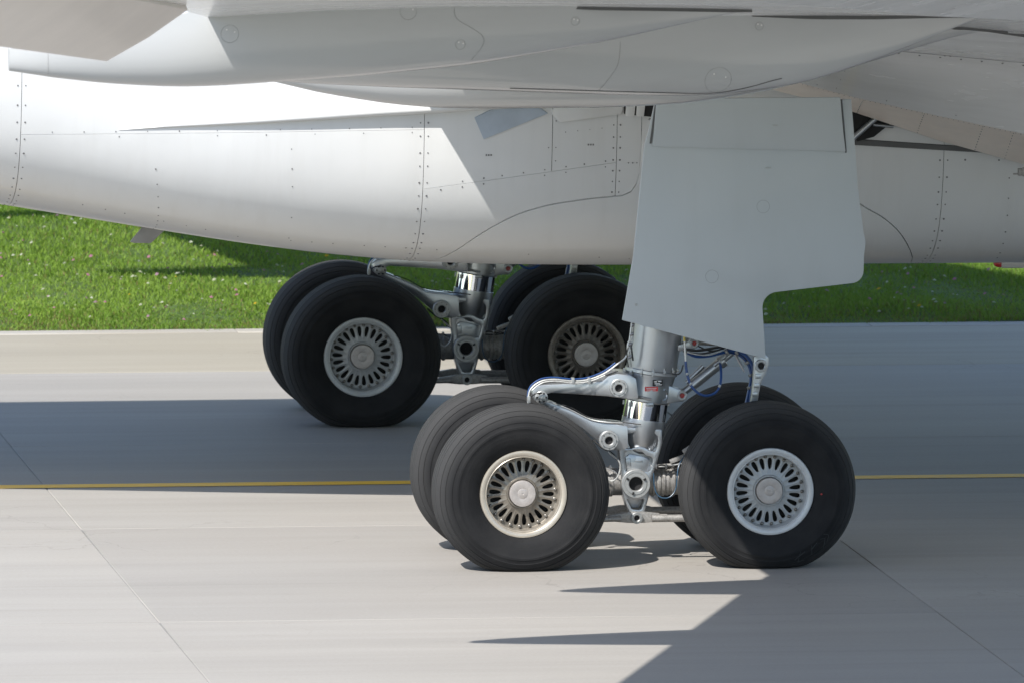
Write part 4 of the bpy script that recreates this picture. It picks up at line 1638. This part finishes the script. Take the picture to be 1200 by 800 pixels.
    for x in (-.36, -.26, -.19):
        box(b, (x, gy - .145, .738), (.014, .03, .034), 0, .003)
    for x, z in ((.74, 1.655), (.82, 1.648), (.905, 1.57), (.935, 1.47), (.925, 1.37)):
        box(b, (x, gy - .17, z), (.022, .05, .034), 0, .004, Matrix.Rotation(-.5 if z > 1.6 else 1.1, 3, 'Y'))
    for k in range(8):
        a = 2 * PI * k / 8
        cyl(b, (-.139 + .056 * math.cos(a), gy - .25, 1.384 + .056 * math.sin(a)), (-.139 + .056 * math.cos(a), gy - .258, 1.384 + .056 * math.sin(a)), .006, 6)
        cyl(b, (-.216 + .060 * math.cos(a), gy - .245, .964 + .060 * math.sin(a)), (-.216 + .060 * math.cos(a), gy - .255, .964 + .060 * math.sin(a)), .006, 6)
    b.build('line_fitting', 'fitting', leg)['kind'] = 'stuff'

    # small clips
    b = MB()
    for x, z in ((-.506, 1.445), (-.375, 1.445), (-.86, 1.30)):
        box(b, (x, gy - .21, z), (.022, .06, .05), 0, .004)
    for x, z in ((.402, 1.50), (.43, 1.42), (.665, 1.40)):
        box(b, (x, gy - .3, z), (.018, .032, .022), 0, .003, Matrix.Rotation(.6, 3, 'Y'))
    b.build('hose_clip', 'steel', leg)['kind'] = 'stuff'

    # pitch trimmer: strut from the lug up to the door bracket
    b = MB()
    P0, P1 = Vector((.40, gy, 1.305)), Vector((.83, gy, 1.645))
    d = (P1 - P0).normalized()
    cyl(b, P0, P0 + d * .12, .030, 16)
    cyl(b, P0 + d * .10, P0 + d * .40, .043, 20, 0, None, .008)
    cyl(b, P0 + d * .39, P0 + d * .44, .052, 20, 0, None, .006)
    cyl(b, P0 + d * .43, P1 + d * .05, .022, 14)
    cyl(b, P0 + d * .30 + Vector((.02, -.04, .045)), P0 + d * .42 + Vector((.02, -.04, .045)), .018, 10)
    cyl(b, P0 + d * .06 + Vector((0, .05, .05)), P0 + d * .26 + Vector((-.02, .05, .06)), .02, 10)
    cyl(b, (.745, gy - .1, 1.72), (.735, gy - .1, 1.62), .013, 10)
    b.build('pitch_trimmer', 'gear', leg)
    # horizontal bar just under the door
    b = MB()
    cyl(b, (.47, gy + .02, 1.72), (.78, gy + .02, 1.70), .02, 12)
    b.build('stay_rod', 'geardirty', leg)

    # bracket arm at the door's lower front corner
    b = MB()
    arm = [(.94, 1.63), (.985, 1.655), (1.03, 1.655), (1.062, 1.62), (1.062, 1.56), (1.04, 1.49), (1.0, 1.42), (.985, 1.34), (.965, 1.20), (.905, 1.20), (.925, 1.32), (.935, 1.43), (.94, 1.52)]
    prism(b, arm, gy - .30, gy - .24, 0, .008, 2)
    bush(b, .996, 1.560, gy - .330, .050, .026, .04, 24, (0, 1))
    for z in (1.475, 1.40, 1.33):
        box(b, (.975 - (1.475 - z) * .18, gy - .308, z), (.045, .02, .035), 0, .004)
    b.build('door_arm', ['gear', 'dark'], leg)

    # placards
    if near_gear:
        b = MB()

        def plac(x0, x1, z0, z1, m):
            P = [cp(x0, z0, .006), cp(x1, z0, .006), cp(x1, z1, .006), cp(x0, z1, .006)]
            Q = [cp(x0, z0, .0), cp(x1, z0, .0), cp(x1, z1, .0), cp(x0, z1, .0)]
            b.add([tuple(p) for p in P + Q], [(0, 1, 2, 3)] + [(i, (i + 1) % 4, 4 + (i + 1) % 4, 4 + i) for i in range(4)], m)

        plac(.141, .226, 1.393, 1.444, 0)
        b.build('placard', 'blacklab', leg)
        b = MB()
        plac(.079, .184, 1.352, 1.388, 0)
        b.build('placard', 'redlab', leg)
        b = MB()

        def dash(x0, x1, z0, z1):
            P = [cp(x0, z0, .0085), cp(x1, z0, .0085), cp(x1, z1, .0085), cp(x0, z1, .0085)]
            b.add([tuple(p) for p in P], [(0, 1, 2, 3)])
        dash(.15, .175, 1.425, 1.433); dash(.185, .212, 1.427, 1.435); dash(.155, .20, 1.410, 1.417); dash(.165, .215, 1.40, 1.406)
        dash(.09, .172, 1.375, 1.379); dash(.092, .165, 1.362, 1.366)
        b.build('placard_print', 'print', leg, flip_fix=False)
    return leg


near_gear = True
leg_near = build_leg(0.0)
near_gear = False
leg_far = build_leg(10.68)


# ------------------------------------------------------------------ gear doors
def gear_door(side):
    """leg door: flat plate with stepped lower edge, on the outboard side of the leg"""
    Y0 = -.5 if side < 0 else 11.18
    s = side

    def bow(x, z):
        return 0.0
    corner = []
    for k in range(7):
        a = k / 6 * PI / 2
        corner.append((1.689 + .10 * math.cos(-a) * 1.0, 2.33 - .10 * math.sin(a)))
    inner = []
    for k in range(7):
        a = k / 6 * PI / 2
        inner.append((1.10 - .125 * math.sin(a), 2.045 + .122 * math.cos(a)))
    poly = [(.105, 3.70), (.05, 3.45), (.02, 3.348), (-.065, 2.464), (-.151, 1.953), (1.004, 1.635), (.985, 1.90)]
    poly += list(reversed(inner)) + list(reversed(corner)) + [(1.792, 2.448), (1.803, 2.545), (1.800, 2.585), (1.786, 2.64), (1.739, 2.994), (1.701, 3.472), (1.68, 3.70)]
    b = MB()
    prism(b, poly, lambda x, z: Y0 + s * (.018 + bow(x, z)), lambda x, z: Y0 + s * (-.018 + bow(x, z)), 0, .005, 2)
    d = b.build('gear_door', 'door', plane, angle=30)
    # upper hinged panel standing a little proud
    b = MB()
    up_ = [(.112, 3.72), (.082, 3.338), (1.634, 3.285), (1.612, 3.45), (1.585, 3.72)]
    prism(b, up_, lambda x, z: Y0 + s * (.040 + bow(x, z) + .05 * max(0, z - 3.3)), lambda x, z: Y0 + s * (.015 + bow(x, z)), 0, .004, 2)
    b.build('hinged_panel', 'door', d, angle=30)
    b = MB()
    sl_ = [(1.592, 3.70), (1.612, 3.47), (1.632, 3.275), (1.645, 3.275), (1.628, 3.47), (1.606, 3.70)]
    prism(b, sl_, lambda x, z: Y0 + s * (.026 + bow(x, z)), lambda x, z: Y0 + s * (.012 + bow(x, z)), 0, 0)
    b.build('door_seal', 'seal', d)
    b = MB()
    prism(b, [(.06, 3.36), (.075, 3.36), (.118, 3.70), (.104, 3.70)], lambda x, z: Y0 + s * (.026 + bow(x, z)), lambda x, z: Y0 + s * (.012 + bow(x, z)), 0, 0)
    b.build('door_seal', 'seal', d)
    if side < 0:
        for x, z in ((.976, 2.85), (.567, 2.295)):
            yy = Y0 + s * (.018 + bow(x, z))
            bb = MB()
            lathe(bb, (x, yy + .008, z), (0, -1, 0), [(.052, 0), (.052, .0088), (.0505, .0088), (.0505, .006)], 36, 1, False)
            lathe(bb, (x, yy + .006, z), (0, -1, 0), [(.0505, 0), (.0505, .0068), (.001, .0068)], 36, 0, False)
            disc(bb, (x, yy - .001, z), (0, -1, 0), .004, .002)
            for k in range(4):
                a = k * PI / 2 + .4
                disc(bb, (x + .036 * math.cos(a), yy - .001, z + .036 * math.sin(a)), (0, -1, 0), .0025, .002)
            bb.build('access_cover', ['door', 'seal'], d, angle=30)
        b = MB()
        disc(b, (-.042, Y0 - .017, 2.075), (0, -1, 0), .012, .006, 10)
        for x, z in ((1.05, 3.50), (1.065, 3.50), (1.08, 3.50), (1.00, 3.16), (1.015, 3.16), (1.03, 3.16)):
            box(b, (x, Y0 - (.046 if z > 3.3 else .0245) - bow(x, z) - (.009 if z > 3.3 else 0), z), (.010, .004, .010), 0, 0)
        b.build('door_fastener', 'steel', d)['kind'] = 'stuff'
    # struts from the leg to the door
    b = MB()
    gy = 0 if side < 0 else 10.68
    for z in (2.2, 3.0):
        for p0, p1, r in (((ax(z) + .05, gy + s * .18, z), (ax(z) + .05, Y0, z), .03), ((ax(z) + .7, gy + s * .1, z + .05), (ax(z) + .9, Y0, z), .025)):
            b = MB()
            cyl(b, p0, p1, r, 10)
            b.build('door_strut', 'gear', d)
    return d


gear_door(-1)
gear_door(1)
